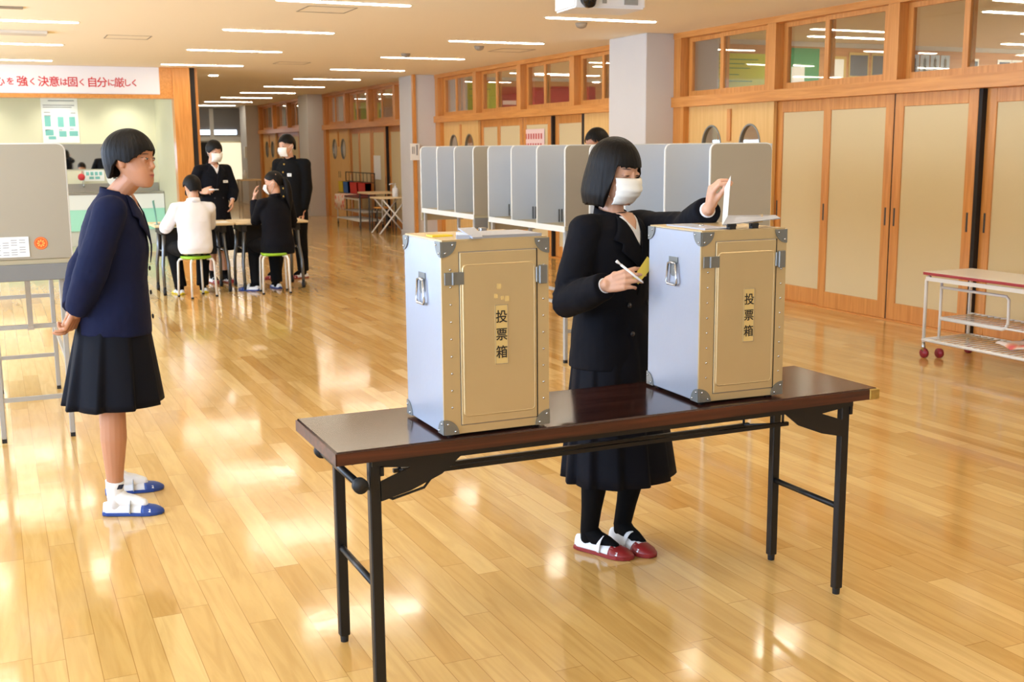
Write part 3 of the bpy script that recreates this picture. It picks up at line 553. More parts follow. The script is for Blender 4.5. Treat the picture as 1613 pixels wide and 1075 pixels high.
# ------------------------------------------------------------ ballot boxes
def ballot_box(x0, y0, w_, d_, z1, ang, lab, lidmode):
    z0 = .708
    o = empty('ballot_box', (x0, y0, .70), lab, 'ballot box')
    X = lambda u: x0+u
    x1 = x0+w_; y1 = y0+d_
    MB().box((x0, y0+.004, z0), (x1, y1, z1)).build('case', 'alum', o, bevel=.003)
    q = MB().box((x0-.001, y0, z0), (x0+.048, y0+.006, z1)).box((x1-.034, y0, z0), (x1+.001, y0+.006, z1)).box((x0+.048, y0+.001, z1-.028), (x1-.034, y0+.006, z1)).box((x0+.048, y0+.001, z0), (x1-.034, y0+.006, z0+.022))
    q.build('front_frame', 'alumw', o)
    MB().box((x0+.051, y0-.002, z0+.024), (x1-.037, y0+.004, z1-.031)).build('door', 'alumw', o, bevel=.0015)
    dr = o.children[-1]
    # pressed rounded field: a raised rim
    a, b_, c, d, r = x0+.056, x1-.042, z0+.045, z1-.062, .014
    def rr(k):
        P = []
        for cx_, cz_, s0 in ((b_-r, d-r, 0), (a+r, d-r, 1), (a+r, c+r, 2), (b_-r, c+r, 3)):
            for j in range(5): th = (s0+j/4)*PI/2; P.append((cx_+(r+k)*math.cos(th), cz_+(r+k)*math.sin(th)))
        return P
    m = MB(); m.loft([[V((p[0], y, p[1])) for p in rr(k)] for k, y in ((0, y0-.002), (-.003, y0-.0045), (-.006, y0-.002))], cap=False)
    m.prism([(p[0], y0-.0038, p[1]) for p in rr(-.004)], (0, .002, 0)); m.build('pressed_panel', 'alumw', dr, smooth=False)
    MB().box((x1-.0375, y0-.0005, z0+.022), (x1-.0335, y0+.0065, z1-.028)).build('door_gap', 'dark', o)
    MB().box((x0+.0475, y0-.0002, z1-.0315), (x1-.0335, y0+.0065, z1-.0285)).build('door_gap', 'vent', o)
    # label
    lx = (x0+x1)/2+.012 if lidmode == 0 else (x0+x1)/2+.018; lw = .019; lz = .975 if lidmode == 0 else .967
    lb = MB().box((lx-lw, y0-.0058, lz-.082), (lx+lw, y0-.0036, lz+.082)).build('label_plate', 'label', dr)
    q = MB(); t_ = .0012
    q.box((lx-lw, y0-.0064, lz-.082), (lx+lw, y0-.0058, lz-.082+t_)).box((lx-lw, y0-.0064, lz+.082-t_), (lx+lw, y0-.0058, lz+.082)).box((lx-lw, y0-.0064, lz-.082), (lx-lw+t_, y0-.0058, lz+.082)).box((lx+lw-t_, y0-.0064, lz-.082), (lx+lw, y0-.0058, lz+.082))
    q.build('label_border', 'vent', lb)
    for k, ch in enumerate('投票箱'): text('lettering', ch, 'ink', lb, (lx, y0-.0062, lz+.047-.049*k), .037, bold=.0003, sx=.95)
    if lidmode == 0:
        for bx, bz, bs in ((-.02, .13, .010), (.0, .125, .008), (.012, .12, .012), (-.012, .155, .012), (-.006, .095, .012)):
            MB().box((lx+bx, y0-.0046, lz+bz-.03), (lx+bx+bs, y0-.0036, lz+bz-.03+bs*1.2)).build('tape_residue', 'label', dr)
    rv = MB(); n = 9
    for i in range(n):
        z = z0+.075+i*(z1-z0-.15)/(n-1)
        if not .38 < (i/(n-1)) < .01: rv.ell((x0+.024, y0-.001, z), (.0035, .0025, .0035), n=8, m=5).ell((x1-.016, y0-.001, z), (.0035, .0025, .0035), n=8, m=5)
    for i in range(5): rv.ell((x0+.006, y0+.05+i*.05, z1+.001), (.0035, .0035, .0025), n=8, m=5)
    tag(rv.build('rivets', 'steel', o, True), kind='stuff')
    # corner plates: quarter discs on front and side faces
    def quarter(c, u, v, nrm, r=.042):
        c, u, v, nrm = V(c), V(u), V(v), V(nrm)
        P = [c]+[c+(u*math.cos(t*PI/16)+v*math.sin(t*PI/16))*r for t in range(9)]
        m = MB().prism([p+nrm*.0005 for p in P], nrm*.003)
        e = m.build('corner_plate', 'corner', o)
        k = MB()
        for th in (.28, 1.29): p = c+(u*math.cos(th)+v*math.sin(th))*r*.75+nrm*.004; k.ell(p, (.0035,)*3, n=8, m=5)
        k.build('rivet_pair', 'steel', e, True)
    for z, s in ((z1, -1), (z0, 1)):
        quarter((x0, y0, z), (1, 0, 0), (0, 0, s), (0, -1, 0)); quarter((x1, y0, z), (-1, 0, 0), (0, 0, s), (0, -1, 0))
        quarter((x0, y0, z), (0, 1, 0), (0, 0, s), (-1, 0, 0)); quarter((x0, y1, z), (0, -1, 0), (0, 0, s), (-1, 0, 0))
        quarter((x1, y0, z), (0, 1, 0), (0, 0, s), (1, 0, 0)); quarter((x1, y1, z), (0, -1, 0), (0, 0, s), (1, 0, 0))
        quarter((x0, y1, z), (1, 0, 0), (0, 0, s), (0, 1, 0)); quarter((x1, y1, z), (-1, 0, 0), (0, 0, s), (0, 1, 0))
    # hinge and latch
    MB().box((x0+.006, y0-.005, 1.118), (x0+.062, y0-.001, 1.152)).cyl((x0+.030, y0-.006, 1.118), (x0+.030, y0-.006, 1.152), .004).build('hinge', 'corner', o, bevel=.0008)
    MB().box((x1-.032, y0-.012, 1.108), (x1-.008, y0-.001, 1.160)).box((x1-.040, y0-.006, 1.112), (x1-.030, y0-.002, 1.156)).build('latch', 'corner', o, bevel=.002)
    # side handles
    for xs, sg in ((x0, -1), (x1, 1)):
        hy = y0+d_*.50; hz = 1.12
        h = MB().box((xs, hy-.026, hz+.002), (xs+sg*.003, hy+.026, hz+.020)).prism([(xs, hy-.020, hz+.004), (xs, hy+.020, hz+.004), (xs, hy+.020, hz-.032), (xs, hy+.008, hz-.040), (xs, hy-.008, hz-.040), (xs, hy-.020, hz-.032)], (sg*.0025, 0, 0)).build('handle_plate', 'corner', o)
        xx = xs+sg*.008
        MB().tube([(xx, hy-.022, hz), (xx, hy-.032, hz-.058), (xx, hy-.026, hz-.066), (xx, hy+.026, hz-.066), (xx, hy+.032, hz-.058), (xx, hy+.022, hz), (xx, hy, hz+.003), (xx, hy-.022, hz)], .0038, 8).build('bail_handle', 'steel', h, True)
    for u in (.03, w_-.03):
        for v in (.03, d_-.03): MB().lathe((x0+u, y0+v, .70), [(.011, 0), (.013, .009)], 12).build('rubber_foot', 'black', o)
    # lid
    MB().box((x0+.003, y0+.003, z1), (x1-.003, y1-.003, z1+.004)).build('top_plate', 'alumw', o)
    ZT = z1+.004
    if lidmode == 0:
        l = MB().box((x0+.11, y0+.01, ZT), (x1-.015, y0+.17, ZT+.008)).build('slot_lid', 'alum', o)
        MB().box((x0+.055, y0+.02, ZT), (x0+.10, y0+.035, ZT+.010), Matrix.Rotation(-.25, 3, 'Z')).build('slide_rail', 'alum', o)
        MB().prism([(x0+.085, y0-.012, ZT+.002), (x0+.115, y0-.012, ZT+.002), (x0+.15, y0+.13, ZT+.018), (x0+.10, y0+.13, ZT+.018)], (0, 0, .004)).build('slot_shutter', 'alum', o)
        MB().box((x0+.02, y0+.12, ZT), (x0+.08, y0+.17, ZT+.004)).build('yellow_tab', 'biny', o)
        for u in (.15, .2): MB().box((x0+u, y0+.205, ZT), (x0+u+.02, y0+.225, ZT+.014)).build('catch', 'steel', o, bevel=.002)
        MB().cyl((x0+.19, y0+.24, ZT), (x0+.19, y0+.24, ZT+.010), .007).build('lock_knob', 'steel', o, True)
    else:
        MB().box((x0+.03, y0+.03, ZT), (x0+.12, y0+.26, ZT+.004)).build('slot_plate', 'alum', o)
        R = Matrix.Rotation(-.20, 3, 'Y')
        MB().prism([(x0+.085, y0+.02, ZT+.012), (x0+.155, y0+.10, ZT+.034), (x1+.028, y0+.10, ZT+.030), (x1-.01, y0+.02, ZT+.026)], (0, 0, .003)).build('slot_lid', 'alum', o)
        MB().prism([(x0+.20, y0+.03, ZT+.014), (x0+.26, y0+.11, ZT+.030), (x0+.29, y0+.11, ZT+.033), (x0+.235, y0+.03, ZT+.018)], (0, 0, .003)).build('lid_hasp', 'brass', o)
        for u in (.105, .185): MB().box((x0+u, y0+.012, ZT), (x0+u+.022, y0+.03, ZT+.016)).cyl((x0+u-.004, y0+.02, ZT+.012), (x0+u+.026, y0+.02, ZT+.012), .005).build('lid_hinge', 'black', o)
        MB().cyl((x0+.09, y0+.15, ZT), (x0+.09, y0+.15, ZT+.009), .008).build('lock_knob', 'steel', o, True)
    o.rotation_euler = (0, 0, ang)
    return o
ballot_box(1.068, 2.805, .315, .300, 1.234, 0, 'left ballot box on the table, its slot closed, with no one at it', 0)
ballot_box(1.906, 2.836, .302, .318, 1.225, -.036, 'right ballot box on the table, receiving the paper from the masked voter', 1)

# ------------------------------------------------------------ voting booths
def booth(xa, xb, ya, yb, lab, side, group):
    """row of booths along Y; side -1: open to -X; legs and shelf underneath; ya is the near end"""
    zs, zt = .945, 1.487
    if side > 0: zt = 1.515
    o = empty('voting_booth', ((xa+xb)/2, (ya+yb)/2, 0), lab, 'voting booth', group)
    MB().box((xa, ya, .915), (xb, yb, .942)).build('shelf', 'shelf', o, bevel=.004)
    MB().box((xa-.004, ya, .908), (xa, yb, .948)).box((xb, ya, .908), (xb+.004, yb, .948)).build('shelf_edge', 'boothtrim', o)
    MB().box((xa-.004, ya-.018, .835), (xb+.006, ya, .918)).build('end_apron', 'boothdk', o, bevel=.003)
    MB().box((xa-.004, yb, .835), (xb+.006, yb+.012, .918)).build('end_apron', 'shelf', o, bevel=.003)
    n = 4; r = .035
    for k in range(n):
        y = ya+(yb-ya)*k/(n-1); th = .012
        P = []
        for cx_, cz_, s0 in ((xb-r, zt-r, 0), (xa+r, zt-r, 1)):
            if (side < 0 and s0 == 1) or (side > 0 and s0 == 0) or k == 0 and side < 0:
                for j in range(5): a = (s0+j/4)*PI/2; P.append((cx_+r*math.cos(a), cz_+r*math.sin(a)))
            else: P.append((xb if s0 == 0 else xa, zt))
        P += [(xa, zs), (xb, zs)]
        pn = MB().prism([(p[0], y-th/2, p[1]) for p in P], (0, th, 0)).build('end_panel' if k in (0, n-1) else 'divider', 'booth' if k == 0 else 'boothl', o)
        # edge trim follows the outline on top and the open side
        T = [(p[0], y, p[1]) for p in (P[:-2] if side < 0 else P[:-2])]
        T = T+[(xa, y, zs)] if side < 0 else [(xb, y, zs)]+T
        if side > 0: T = [(xb, y, zs)]+[(p[0], y, p[1]) for p in P[:-2]]
        MB().tube(T, .0065, 6).build('edge_trim', 'boothtrim', pn)
        if k: 
            xc = xa+(xb-xa)*.42
            for dx in (0, .022): MB().box((xc+dx, y-.014, .95), (xc+dx+.006, y-.006, 1.04)).build('clip', 'dkgrey', pn)
    xp = xb if side < 0 else xa
    MB().box((xp-.006, ya, zs), (xp+.006, yb, zt)).build('back_panel', 'boothl', o)
    lx = (xa+.01, xa+.33) if side < 0 else (xb-.40, xb-.07)
    for y in (ya+.03, yb-.04):
        for x in lx:
            g = MB().box((x, y, .02), (x+.026, y+.026, .915)).build('leg', 'bleg', o, bevel=.003)
            MB().box((x+.001, y+.001, 0), (x+.025, y+.025, .03)).build('rubber_foot', 'black', g)
        for z in (.21, .585): MB().box((lx[0]+.026, y+.004, z), (lx[1], y+.022, z+.022)).build('crossbar', 'bleg', o)
    for x in lx: MB().box((x+.004, ya+.056, .40), (x+.02, yb-.04, .422)).build('stretcher', 'bleg', o)
    return o
bt = booth(-.07, .345, 6.2, 7.6, 'grey voting booth at the left edge, paper and orange sticker on its end', 1, 'voting booths')
MB().box((.112, 6.190, .60), (.138, 6.200, .84)).box((.108, 6.188, .585), (.142, 6.202, .60)).build('folding_brace', 'chrome', bt)
nt_ = empty('notice', (.04, 6.19, .955), 'white printed instruction sheet stuck on the left booth', 'notice')
MB().box((-.06, 6.188, .957), (.147, 6.1935, 1.058)).build('sheet', 'paper', nt_)
q = MB()
for i in range(7):
    for j in range(5):
        if (i*3+j*5) % 4: q.box((-.05+j*.038, 6.187, .968+i*.012), (-.05+j*.038+.028, 6.188, .971+i*.012))
tag(q.build('printed_lines', 'print', nt_), kind='stuff')
st = empty('sticker', (.203, 6.19, 1.02), 'round orange sticker on the left booth beside the sheet', 'sticker')
def disc(c, r0, r1, y, n=32):
    return [[V((c[0]+r*math.cos(2*PI*j/n), yy, c[1]+r*math.sin(2*PI*j/n))) for j in range(n)] for r, yy in ((r0, y), (r1, y), (r1, y+.001), (r0, y+.001))]
MB().prism([(.203+.032*math.cos(t*PI/16), 6.1915, 1.022+.032*math.sin(t*PI/16)) for t in range(32)], (0, .002, 0)).build('disc', 'orange', st)
MB().loft(disc((.203, 1.022), .026, .028, 6.1900), cap=False, close=True).build('ring', 'orangel', st)
q = MB()
for k in range(8):
    a = k*PI/4; c_, s_ = math.cos(a), math.sin(a)
    q.prism([(.203+c_*.007-s_*.002, 6.1904, 1.022+s_*.007+c_*.002), (.203+c_*.019-s_*.0045, 6.1904, 1.022+s_*.019+c_*.0045), (.203+c_*.019+s_*.0045, 6.1904, 1.022+s_*.019-c_*.0045), (.203+c_*.007+s_*.002, 6.1904, 1.022+s_*.007-c_*.002)], (0, .001, 0))
q.build('petals', 'orangel', st)
booth(3.50, 3.895, 5.14, 6.49, 'nearest of the three silver booths behind the masked voter', -1, 'voting booths')
booth(3.50, 3.895, 6.84, 8.14, 'middle of the three silver booths by the pillars', -1, 'voting booths')
booth(3.50, 3.895, 8.44, 9.66, 'farthest of the three silver booths by the pillars', -1, 'voting booths')

# ------------------------------------------------------------ serving carts
def cart(x0, x1, y0, y1, h, lab, handle=True, dark=False):
    """y1 is the far end"""
    o = empty('serving_cart', ((x0+x1)/2, (y0+y1)/2, 0), lab, 'cart')
    MB().box((x0-.01, y0-.02, h-.022), (x1+.01, y1+.02, h-.002)).build('top_edge', 'cartred' if not dark else 'maroon', o, bevel=.004)
    MB().box((x0-.006, y0-.016, h-.004), (x1+.006, y1+.016, h)).build('top', 'cartw' if not dark else 'maroon', o)
    r = .012
    for y, s in ((y1, -1), (y0, 1)):
        g = MB().tube([(x0+.01, y, .10), (x0+.01, y, h-.06), (x0+.012, y+s*.008, h-.042), (x0+.012, y+s*.03, h-.034)], r, 10)
        g.build('leg', 'cartw', o, True)
        MB().tube([(x1-.01, y, .10), (x1-.01, y, h-.06), (x1-.012, y+s*.008, h-.042), (x1-.012, y+s*.03, h-.034)], r, 10).build('leg', 'cartw', o, True)
        for x in (x0+.01, x1-.01):
            cst = MB().tube([(x, y, .11), (x, y-.005, .05)], [.012, .016], 10).build('caster_fork', 'steel', o, True)
            MB().cyl((x-.010, y-.012, .034), (x+.010, y-.012, .034), .034, 20).build('wheel', 'wheelred' if not dark else 'black', cst, True)
    MB().box((x0, y0, h-.062), (x0+.012, y1, h-.034)).box((x1-.012, y0, h-.062), (x1, y1, h-.034)).build('top_rail', 'cartw', o)
    MB().tube([(x0, y0, .13), (x0, y1, .13)], r, 10).tube([(x1, y0, .13), (x1, y1, .13)], r, 10).tube([(x0, y1-.01, .13), (x1, y1-.01, .13)], r, 10).tube([(x0, y0+.01, .13), (x1, y0+.01, .13)], r, 10).build('bottom_frame', 'cartw', o, True)
    for lvl in (.135, .285):
        q = MB(); n = int((y1-y0)/.055); xs = x0 if lvl < .2 else x0+.10
        for i in range(1, n): q.cyl((xs, y0+i*(y1-y0)/n, lvl), (x1, y0+i*(y1-y0)/n, lvl), .0045, 6)
        if lvl > .2: q.tube([(xs, y0+.05, lvl), (xs, y1-.05, lvl)], .008, 8).tube([(x1-.01, y0, lvl), (x1-.01, y1, lvl)], .008, 8)
        q.build('wire_shelf', 'cartw', o, True)
    if handle:
        xh = x0+.10; yl = y1-.05
        MB().tube([(xh, yl, .10), (xh, yl, h-.06)], .010, 10).tube([(xh, yl, h-.11), (xh, yl-.56, h-.11), (xh, yl-.58, h-.13), (xh, yl-.585, .32), (xh, yl-.565, .285), (xh, yl-.54, .275), (xh, yl, .275)], .010, 10).build('side_frame', 'cartw', o, True)
        MB().cyl((xh-.01, yl-.012, .034), (xh+.01, yl-.012, .034), .034, 20).build('inner_wheel', 'wheelred', o, True)
    return o
cart(5.835, 6.27, 4.45, 5.93, .605, 'white serving cart with red edged top by the right doors')
cl = MB(); n, m_ = 26, 10; random.seed(3)
for j in range(m_):
    for i in range(n):
        u, v = i/(n-1), j/(m_-1); x = 5.88+v*.26+.015*math.sin(9*u+3*v); y = 4.62+u*.72
        z = .150+.020*abs(math.sin(u*11+v*2.5))+.024*abs(math.sin(v*7+u*4))+.02*math.sin(PI*u)*math.sin(PI*v)+.006*random.random()
        cl.v.append(V((x, y, z)))
for j in range(m_-1):
    for i in range(n-1): a = j*n+i; cl.f.append([a, a+1, a+n+1, a+n])
def floral(name, base, c1, c2):
    m = bpy.data.materials.new(name); m.use_nodes = True; nt = m.node_tree; b = nt.nodes['Principled BSDF']; b.inputs['Roughness'].default_value = .85
    tc = nt.nodes.new('ShaderNodeTexCoord'); vo = nt.nodes.new('ShaderNodeTexVoronoi'); vo.inputs['Scale'].default_value = 9; nt.links.new(tc.outputs['Object'], vo.inputs[0])
    r = nt.nodes.new('ShaderNodeValToRGB'); nt.links.new(vo.outputs['Distance'], r.inputs[0]); e = r.color_ramp.elements
    e[0].position = .18; e[0].color = (*lin(c1), 1); e[1].position = .52; e[1].color = (*lin(base), 1); k = e.new(.34); k.color = (*lin(c2), 1)
    nt.links.new(r.outputs[0], b.inputs['Base Color']); return m
M['legsteel'] = mat('leg_grey_steel', (120, 124, 128), .35, metal=.8)
M['floral'] = floral('floral_cloth_print', (.93, .86, .80), (.88, .42, .40), (.93, .66, .52))
o = cl.build('folded_cloth', 'floral', None, True); md = o.modifiers.new('thick', 'SOLIDIFY'); md.thickness = .006
tag(o, 'crumpled floral cloth lying on the lower rack of the serving cart', 'cloth')
# far cart with cloth, baskets
cart(6.22, 6.68, 20.6, 22.1, .58, 'far serving cart with dark top under the coloured baskets', False, True)
q = MB(); prof = [(6.19, .30), (6.195, .45), (6.20, .582), (6.215, .592), (6.33, .592), (6.42, .592), (6.48, .591), (6.50, .590)]
n = 16
for i in range(n):
    y = 21.5+.68*i/(n-1)
    for k, (x, z) in enumerate(prof): q.v.append(V((x+(.008*math.sin(i*1.7) if k < 2 else 0), y, z+(.01*math.sin(i*.9) if k == 0 else 0))))
for i in range(n-1):
    for k in range(len(prof)-1): a = i*8+k; q.f.append([a, a+1, a+9, a+8])
o = q.build('tablecloth', 'floral', None, True); md = o.modifiers.new('thick', 'SOLIDIFY'); md.thickness = .004
tag(o, 'pale floral cloth hanging over the end of the far cart', 'tablecloth')
for i, (m, y, lb) in enumerate((('biny', 22.9, 'yellow storage bin'), ('binb', 22.55, 'blue storage bin'), ('binr', 22.0, 'red storage bin next to the blue one'), ('binr', 21.45, 'red storage bin, rightmost'))):
    x = 6.60; wy = (.3, .32, .46, .46)[i]
    q = MB(); r = [[V((x+sx*(.06+k*.008), y+sy*(wy/2), .594+z)) for sx, sy in ((-1, -1), (1, -1), (1, 1), (-1, 1))] for k, z in ((0, 0), (1, .22), (.6, .22), (-.2, .01))]
    o = MB().loft(r, cap=True).build('storage_bin', m, None); tag(o, lb+' standing behind the far cart', 'bin')
rk = empty('wire_rack', (6.73, 22.0, .0), 'black wire rack holding the coloured bins behind the far cart', 'rack')
q = MB().box((6.52, 21.15, .585), (6.70, 23.1, .592))
q.build('rack_shelf', 'black', rk)
q = MB(); q.tube([(6.71, 21.15, .0), (6.71, 21.15, 1.0), (6.71, 23.1, 1.0), (6.71, 23.1, .0)], .010, 6).tube([(6.71, 21.15, .82), (6.71, 23.1, .82)], .008, 6)
q.build('rack_frame', 'black', rk)
for k in range(1, 8): MB().cyl((6.71, 21.15+k*.244, .82), (6.71, 21.15+k*.244, 1.0), .005, 6).build('rack_wire', 'black', rk)
# X-leg table, bottle, board, stool
xt = empty('folding_side_table', (6.33, 19.0, 0), 'white cross legged folding table with a pump bottle on it', 'table')
MB().box((6.02, 18.75, .615), (6.62, 19.3, .64)).build('tabletop', 'deskt', xt, bevel=.005)
for y in (18.80, 19.25):
    MB().tube([(6.03, y, .01), (6.53, y, .615)], .014, 8).build('leg', 'cartw', xt, True)
    MB().tube([(6.61, y, .01), (6.09, y, .615)], .014, 8).build('leg', 'cartw', xt, True)
pb = empty('pump_bottle', (6.40, 19.0, .64), 'white sanitiser pump bottle on the cross legged table', 'bottle')
MB().lathe((6.40, 19.0, .64), [(.05, 0), (.055, .01), (.055, .14), (.02, .17), (.02, .19)]).build('bottle_body', 'bottle', pb, True)
MB().cyl((6.40, 19.0, .83), (6.40, 19.0, .87), .008).tube([(6.40, 19.0, .87), (6.30, 18.98, .865), (6.285, 18.98, .85)], .009).build('pump', 'bottle', pb, True)
tg = empty('low_table', (6.45, 20.2, 0), 'pale board topped table behind the cross legged one', 'table')
MB().box((6.15, 19.8, .66), (6.72, 20.45, .69)).build('tabletop', 'deskt', tg)
for x in (6.18, 6.68):
    for y in (19.84, 20.4): MB().cyl((x, y, 0), (x, y, .66), .014, 8).build('leg', 'dkgrey', tg)
def stool(x, y, h, w_, seat, lab, rz=0, name='stool', legm='cartw', d_=None):
    o = empty(name, (x, y, 0), lab, 'stool'); R = Matrix.Rotation(rz, 3, 'Z'); P = lambda a, b_, z: V((x, y, 0))+R @ V((a, b_, z))
    n = 24; r = w_/2+.005
    def se(t, k): c_, s_ = math.cos(t), math.sin(t); return (k*abs(c_)**.6*(1 if c_ > 0 else -1), k*abs(s_)**.6*(1 if s_ > 0 else -1))
    MB().loft([[P(*se(2*PI*j/n, r*k), z) for j in range(n)] for k, z in ((.93, h-.028), (1, h-.02), (1, h-.006), (.95, h))]).build('seat', seat, o, True)
    a = w_/2
    for sx in (-1, 1):
        for sy in (-1, 1):
            MB().tube([P(sx*(a-.05), sy*(a-.05), h-.032), P(sx*(a-.012), sy*(a-.012), h-.036), P(sx*a, sy*a, h-.065), P(sx*(a+.008), sy*(a+.008), .015)], .0115, 10).build('leg', legm, o, True)
            f = P(sx*(a+.008), sy*(a+.008), 0); MB().cyl(f, f+V((0, 0, .018)), .014, 10).build('rubber_foot', 'black', o, True)
    return o
stool(1.83, 11.80, .42, .26, 'green', 'lime seated stool under the student in a white shirt', .35)
stool(2.62, 11.77, .42, .26, 'green', 'lime seated stool under the student with a ponytail', -.1)
stool(6.35, 19.62, .44, .28, 'stoolw', 'small stool with an orange wood seat by the far cart', 0, legm='dkgrey')
# ------------------------------------------------------------ flip desks on casters
def desk(x0, x1, y0, y1, lab):
    o = empty('flip_desk', ((x0+x1)/2, (y0+y1)/2, 0), lab, 'desk')
    MB().box((x0, y0, .70), (x1, y1, .725)).build('tabletop', 'deskt', o, bevel=.006)
    MB().box((x0+.10, y1-.06, .36), (x1-.10, y1-.05, .66)).build('modesty_panel', 'black', o)
    for x, s in ((x0+.10, 1), (x1-.10, -1)):
        MB().box((x-.03, y0+.08, .62), (x+.03, y1-.08, .70)).build('hinge_block', 'black', o, bevel=.006)
        for (ya_, yb_) in ((y0+.10, y0+.03), (y1-.10, y1-.05)):
            xo = x-s*.03
            MB().tube([(x, ya_, .62), (x-s*.01, ya_, .46), (xo, (ya_+yb_)/2, .30), (xo+s*.0, yb_, .085)], [.020, .019, .018, .016], 10).build('leg', 'legsteel', o, True)
            c_ = MB().cyl((xo-.015, yb_, .03), (xo+.015, yb_, .03), .03, 16).tube([(xo, yb_, .085), (xo, yb_, .03)], .016, 8).build('caster', 'black', o, True)
        MB().cyl((x, y0+.1, .44), (x, y1-.1, .44), .012).build('crossbar', 'chrome', o, True)
desk(1.47, 2.275, 12.02, 12.62, 'caster desk with pale top where the white shirted student writes')
desk(2.29, 3.06, 12.02, 12.62, 'caster desk with pale top where the ponytailed student sits')
a_ = empty('acrylic_stand', (1.53, 12.15, .725), 'small clear acrylic screen standing at the left end of the desk', 'stand')
MB().box((1.49, 12.05, .725), (1.60, 12.30, .730)).build('base', 'acr', a_)
MB().prism([(1.50, 12.08, .73), (1.53, 12.28, .73), (1.51, 12.28, .97), (1.47, 12.08, .97)], (.006, 0, 0)).build('screen', 'teal', a_)
tag(MB().box((2.02, 12.06, .7255), (2.24, 12.34, .728)).build('paper_sheet', 'paper', None), 'white sheet on the desk between the two seated students', 'paper')
tag(MB().box((2.34, 12.06, .7255), (2.5, 12.30, .732)).build('paper_stack', 'deskt', None), 'small stack of cards before the ponytailed student', 'papers')
# ------------------------------------------------------------ projector
pj = empty('ceiling_projector', (3.95, 7.1, 2.40), 'white ceiling projector with a black lens at the top edge', 'projector')
R = Matrix.Rotation(-.10, 3, 'Z'); ab = (3.92, 7.12, 2.45)
MB().box((3.66, 6.95, 2.40), (4.18, 7.33, 2.53), R, ab).build('casing', 'proj', pj, bevel=.012, seg=2)
MB().box((4.02, 6.943, 2.425), (4.12, 6.95, 2.50), R, ab).box((3.86, 6.943, 2.43), (3.89, 6.95, 2.50), R, ab).build('vent_grille', 'projg', pj)
MB().tube([(3.73, 6.97, 2.455), (3.725, 6.90, 2.455)], [.048, .044], 24).tube([(3.74, 6.97, 2.435), (3.737, 6.925, 2.435)], .04, 24).build('lens', 'lens', pj, True)
MB().cyl((3.93, 7.14, 2.53), (3.93, 7.14, HC-.001), .03).box((3.85, 7.06, HC-.01), (4.01, 7.22, HC-.001)).build('ceiling_mount', 'proj', pj)

# ------------------------------------------------------------ people
class Fr:
    """frame: o origin, columns right / forward / up"""
    def __init__(s, o, fwd, upv=(0, 0, 1), k=1.0):
        s.o = V(o); f = V(fwd).normalized(); u = V(upv); r = f.cross(u).normalized(); u = r.cross(f).normalized()
        s.R = Matrix((r, f, u)).transposed(); s.k = k; s.r, s.f, s.u = r, f, u
    def __call__(s, x, y, z): return s.o+s.R @ (V((x, y, z))*s.k)
HEAD = [(-.118, .014, .070, .045), (-.112, .026, .081, .02), (-.100, .038, .087, .0), (-.085, .047, .088, -.02), (-.065, .054, .087, -.04), (-.045, .060, .085, -.058), (-.025, .065, .083, -.072), (-.005, .068, .081, -.083), (.012, .070, .082, -.090), (.030, .072, .086, -.095), (.050, .073, .086, -.097), (.070, .071, .079, -.095), (.087, .064, .066, -.087), (.101, .051, .046, -.070), (.111, .033, .024, -.048), (.117, .012, -.002, -.022)]
def head_mesh(mb, h, female=True):
    n = 28; rings = []
    for z, w_, yf, yb in HEAD:
        ring = []
        for j in range(n):
            a = 2*PI*j/n; s_, c_ = math.sin(a), math.cos(a); ym = yf*.15+yb*.5 if z > -.04 else (yf+yb)/2-.01
            e = .92 if c_ > 0 else 1.0
            x = w_*(abs(s_)**e)*(1 if s_ > 0 else -1); y = ym+((yf-ym) if c_ > 0 else (ym-yb))*(abs(c_)**.92)*(1 if c_ > 0 else -1)
            ring.append(h(x, y, z))
        rings.append(ring)
    mb.loft(rings)
    R = h.R
    mb.tube([h(0, .080, .010), h(0, .086, -.012), h(0, .0925, -.028), h(0, .086, -.040)], [.006*h.k, .0075*h.k, .0095*h.k, .008*h.k], 10)
    for s_ in (-1, 1):
        mb.ell(h(s_*.010, .084, -.034), (.007*h.k, .008*h.k, .006*h.k), R, 10, 8)
        mb.ell(h(s_*.031, .0745, .002), (.017*h.k, .008*h.k, .011*h.k), R, 12, 8)
        E = R @ Matrix.Rotation(s_*.35, 3, 'Z')
        mb.ell(h(s_*.071, -.012, -.010), (.006*h.k, .016*h.k, .029*h.k), E, 12, 8)
        mb.ell(h(s_*.076, -.014, .002), (.006*h.k, .016*h.k, .018*h.k), E, 12, 8)
    mb.ell(h(0, .083, -.061), (.021*h.k, .008*h.k, .005*h.k), R, 12, 8)
    mb.ell(h(0, .082, -.070), (.018*h.k, .009*h.k, .006*h.k), R, 12, 8)
    mb.ell(h(0, .072, -.100), (.018*h.k, .014*h.k, .013*h.k), R, 12, 8)
def project_patch(body_bvh, h, outline, name, m, parent, lift=.0008, thick=.0012, dirn=None):
    """outline in head x,z (metres); laid on the face along the head's forward axis"""
    d = h.f if dirn is None else dirn
    cx = sum(p[0] for p in outline)/len(outline); cz = sum(p[1] for p in outline)/len(outline)
    rings = []
    for k in (0.0, .5, 1.0):
        ring = []
        for x, z in (outline if k else [(cx, cz)]):
            xx, zz = cx+(x-cx)*max(k, .001), cz+(z-cz)*max(k, .001); o = h(xx, .2, zz); hit = body_bvh.ray_cast(o, -d, 1)
            p = hit[0] if hit[0] is not None else h(xx, .07, zz); ring.append(p+d*lift)
        rings.append(ring)
    q = MB(); c = rings[0][0]; n = len(outline); q.v = [c]+rings[1]+rings[2]
    for j in range(n): q.f += [[0, 1+j, 1+(j+1) % n], [1+j, 1+n+j, 1+n+(j+1) % n, 1+(j+1) % n]]
    return q.build(name, m, parent, True)
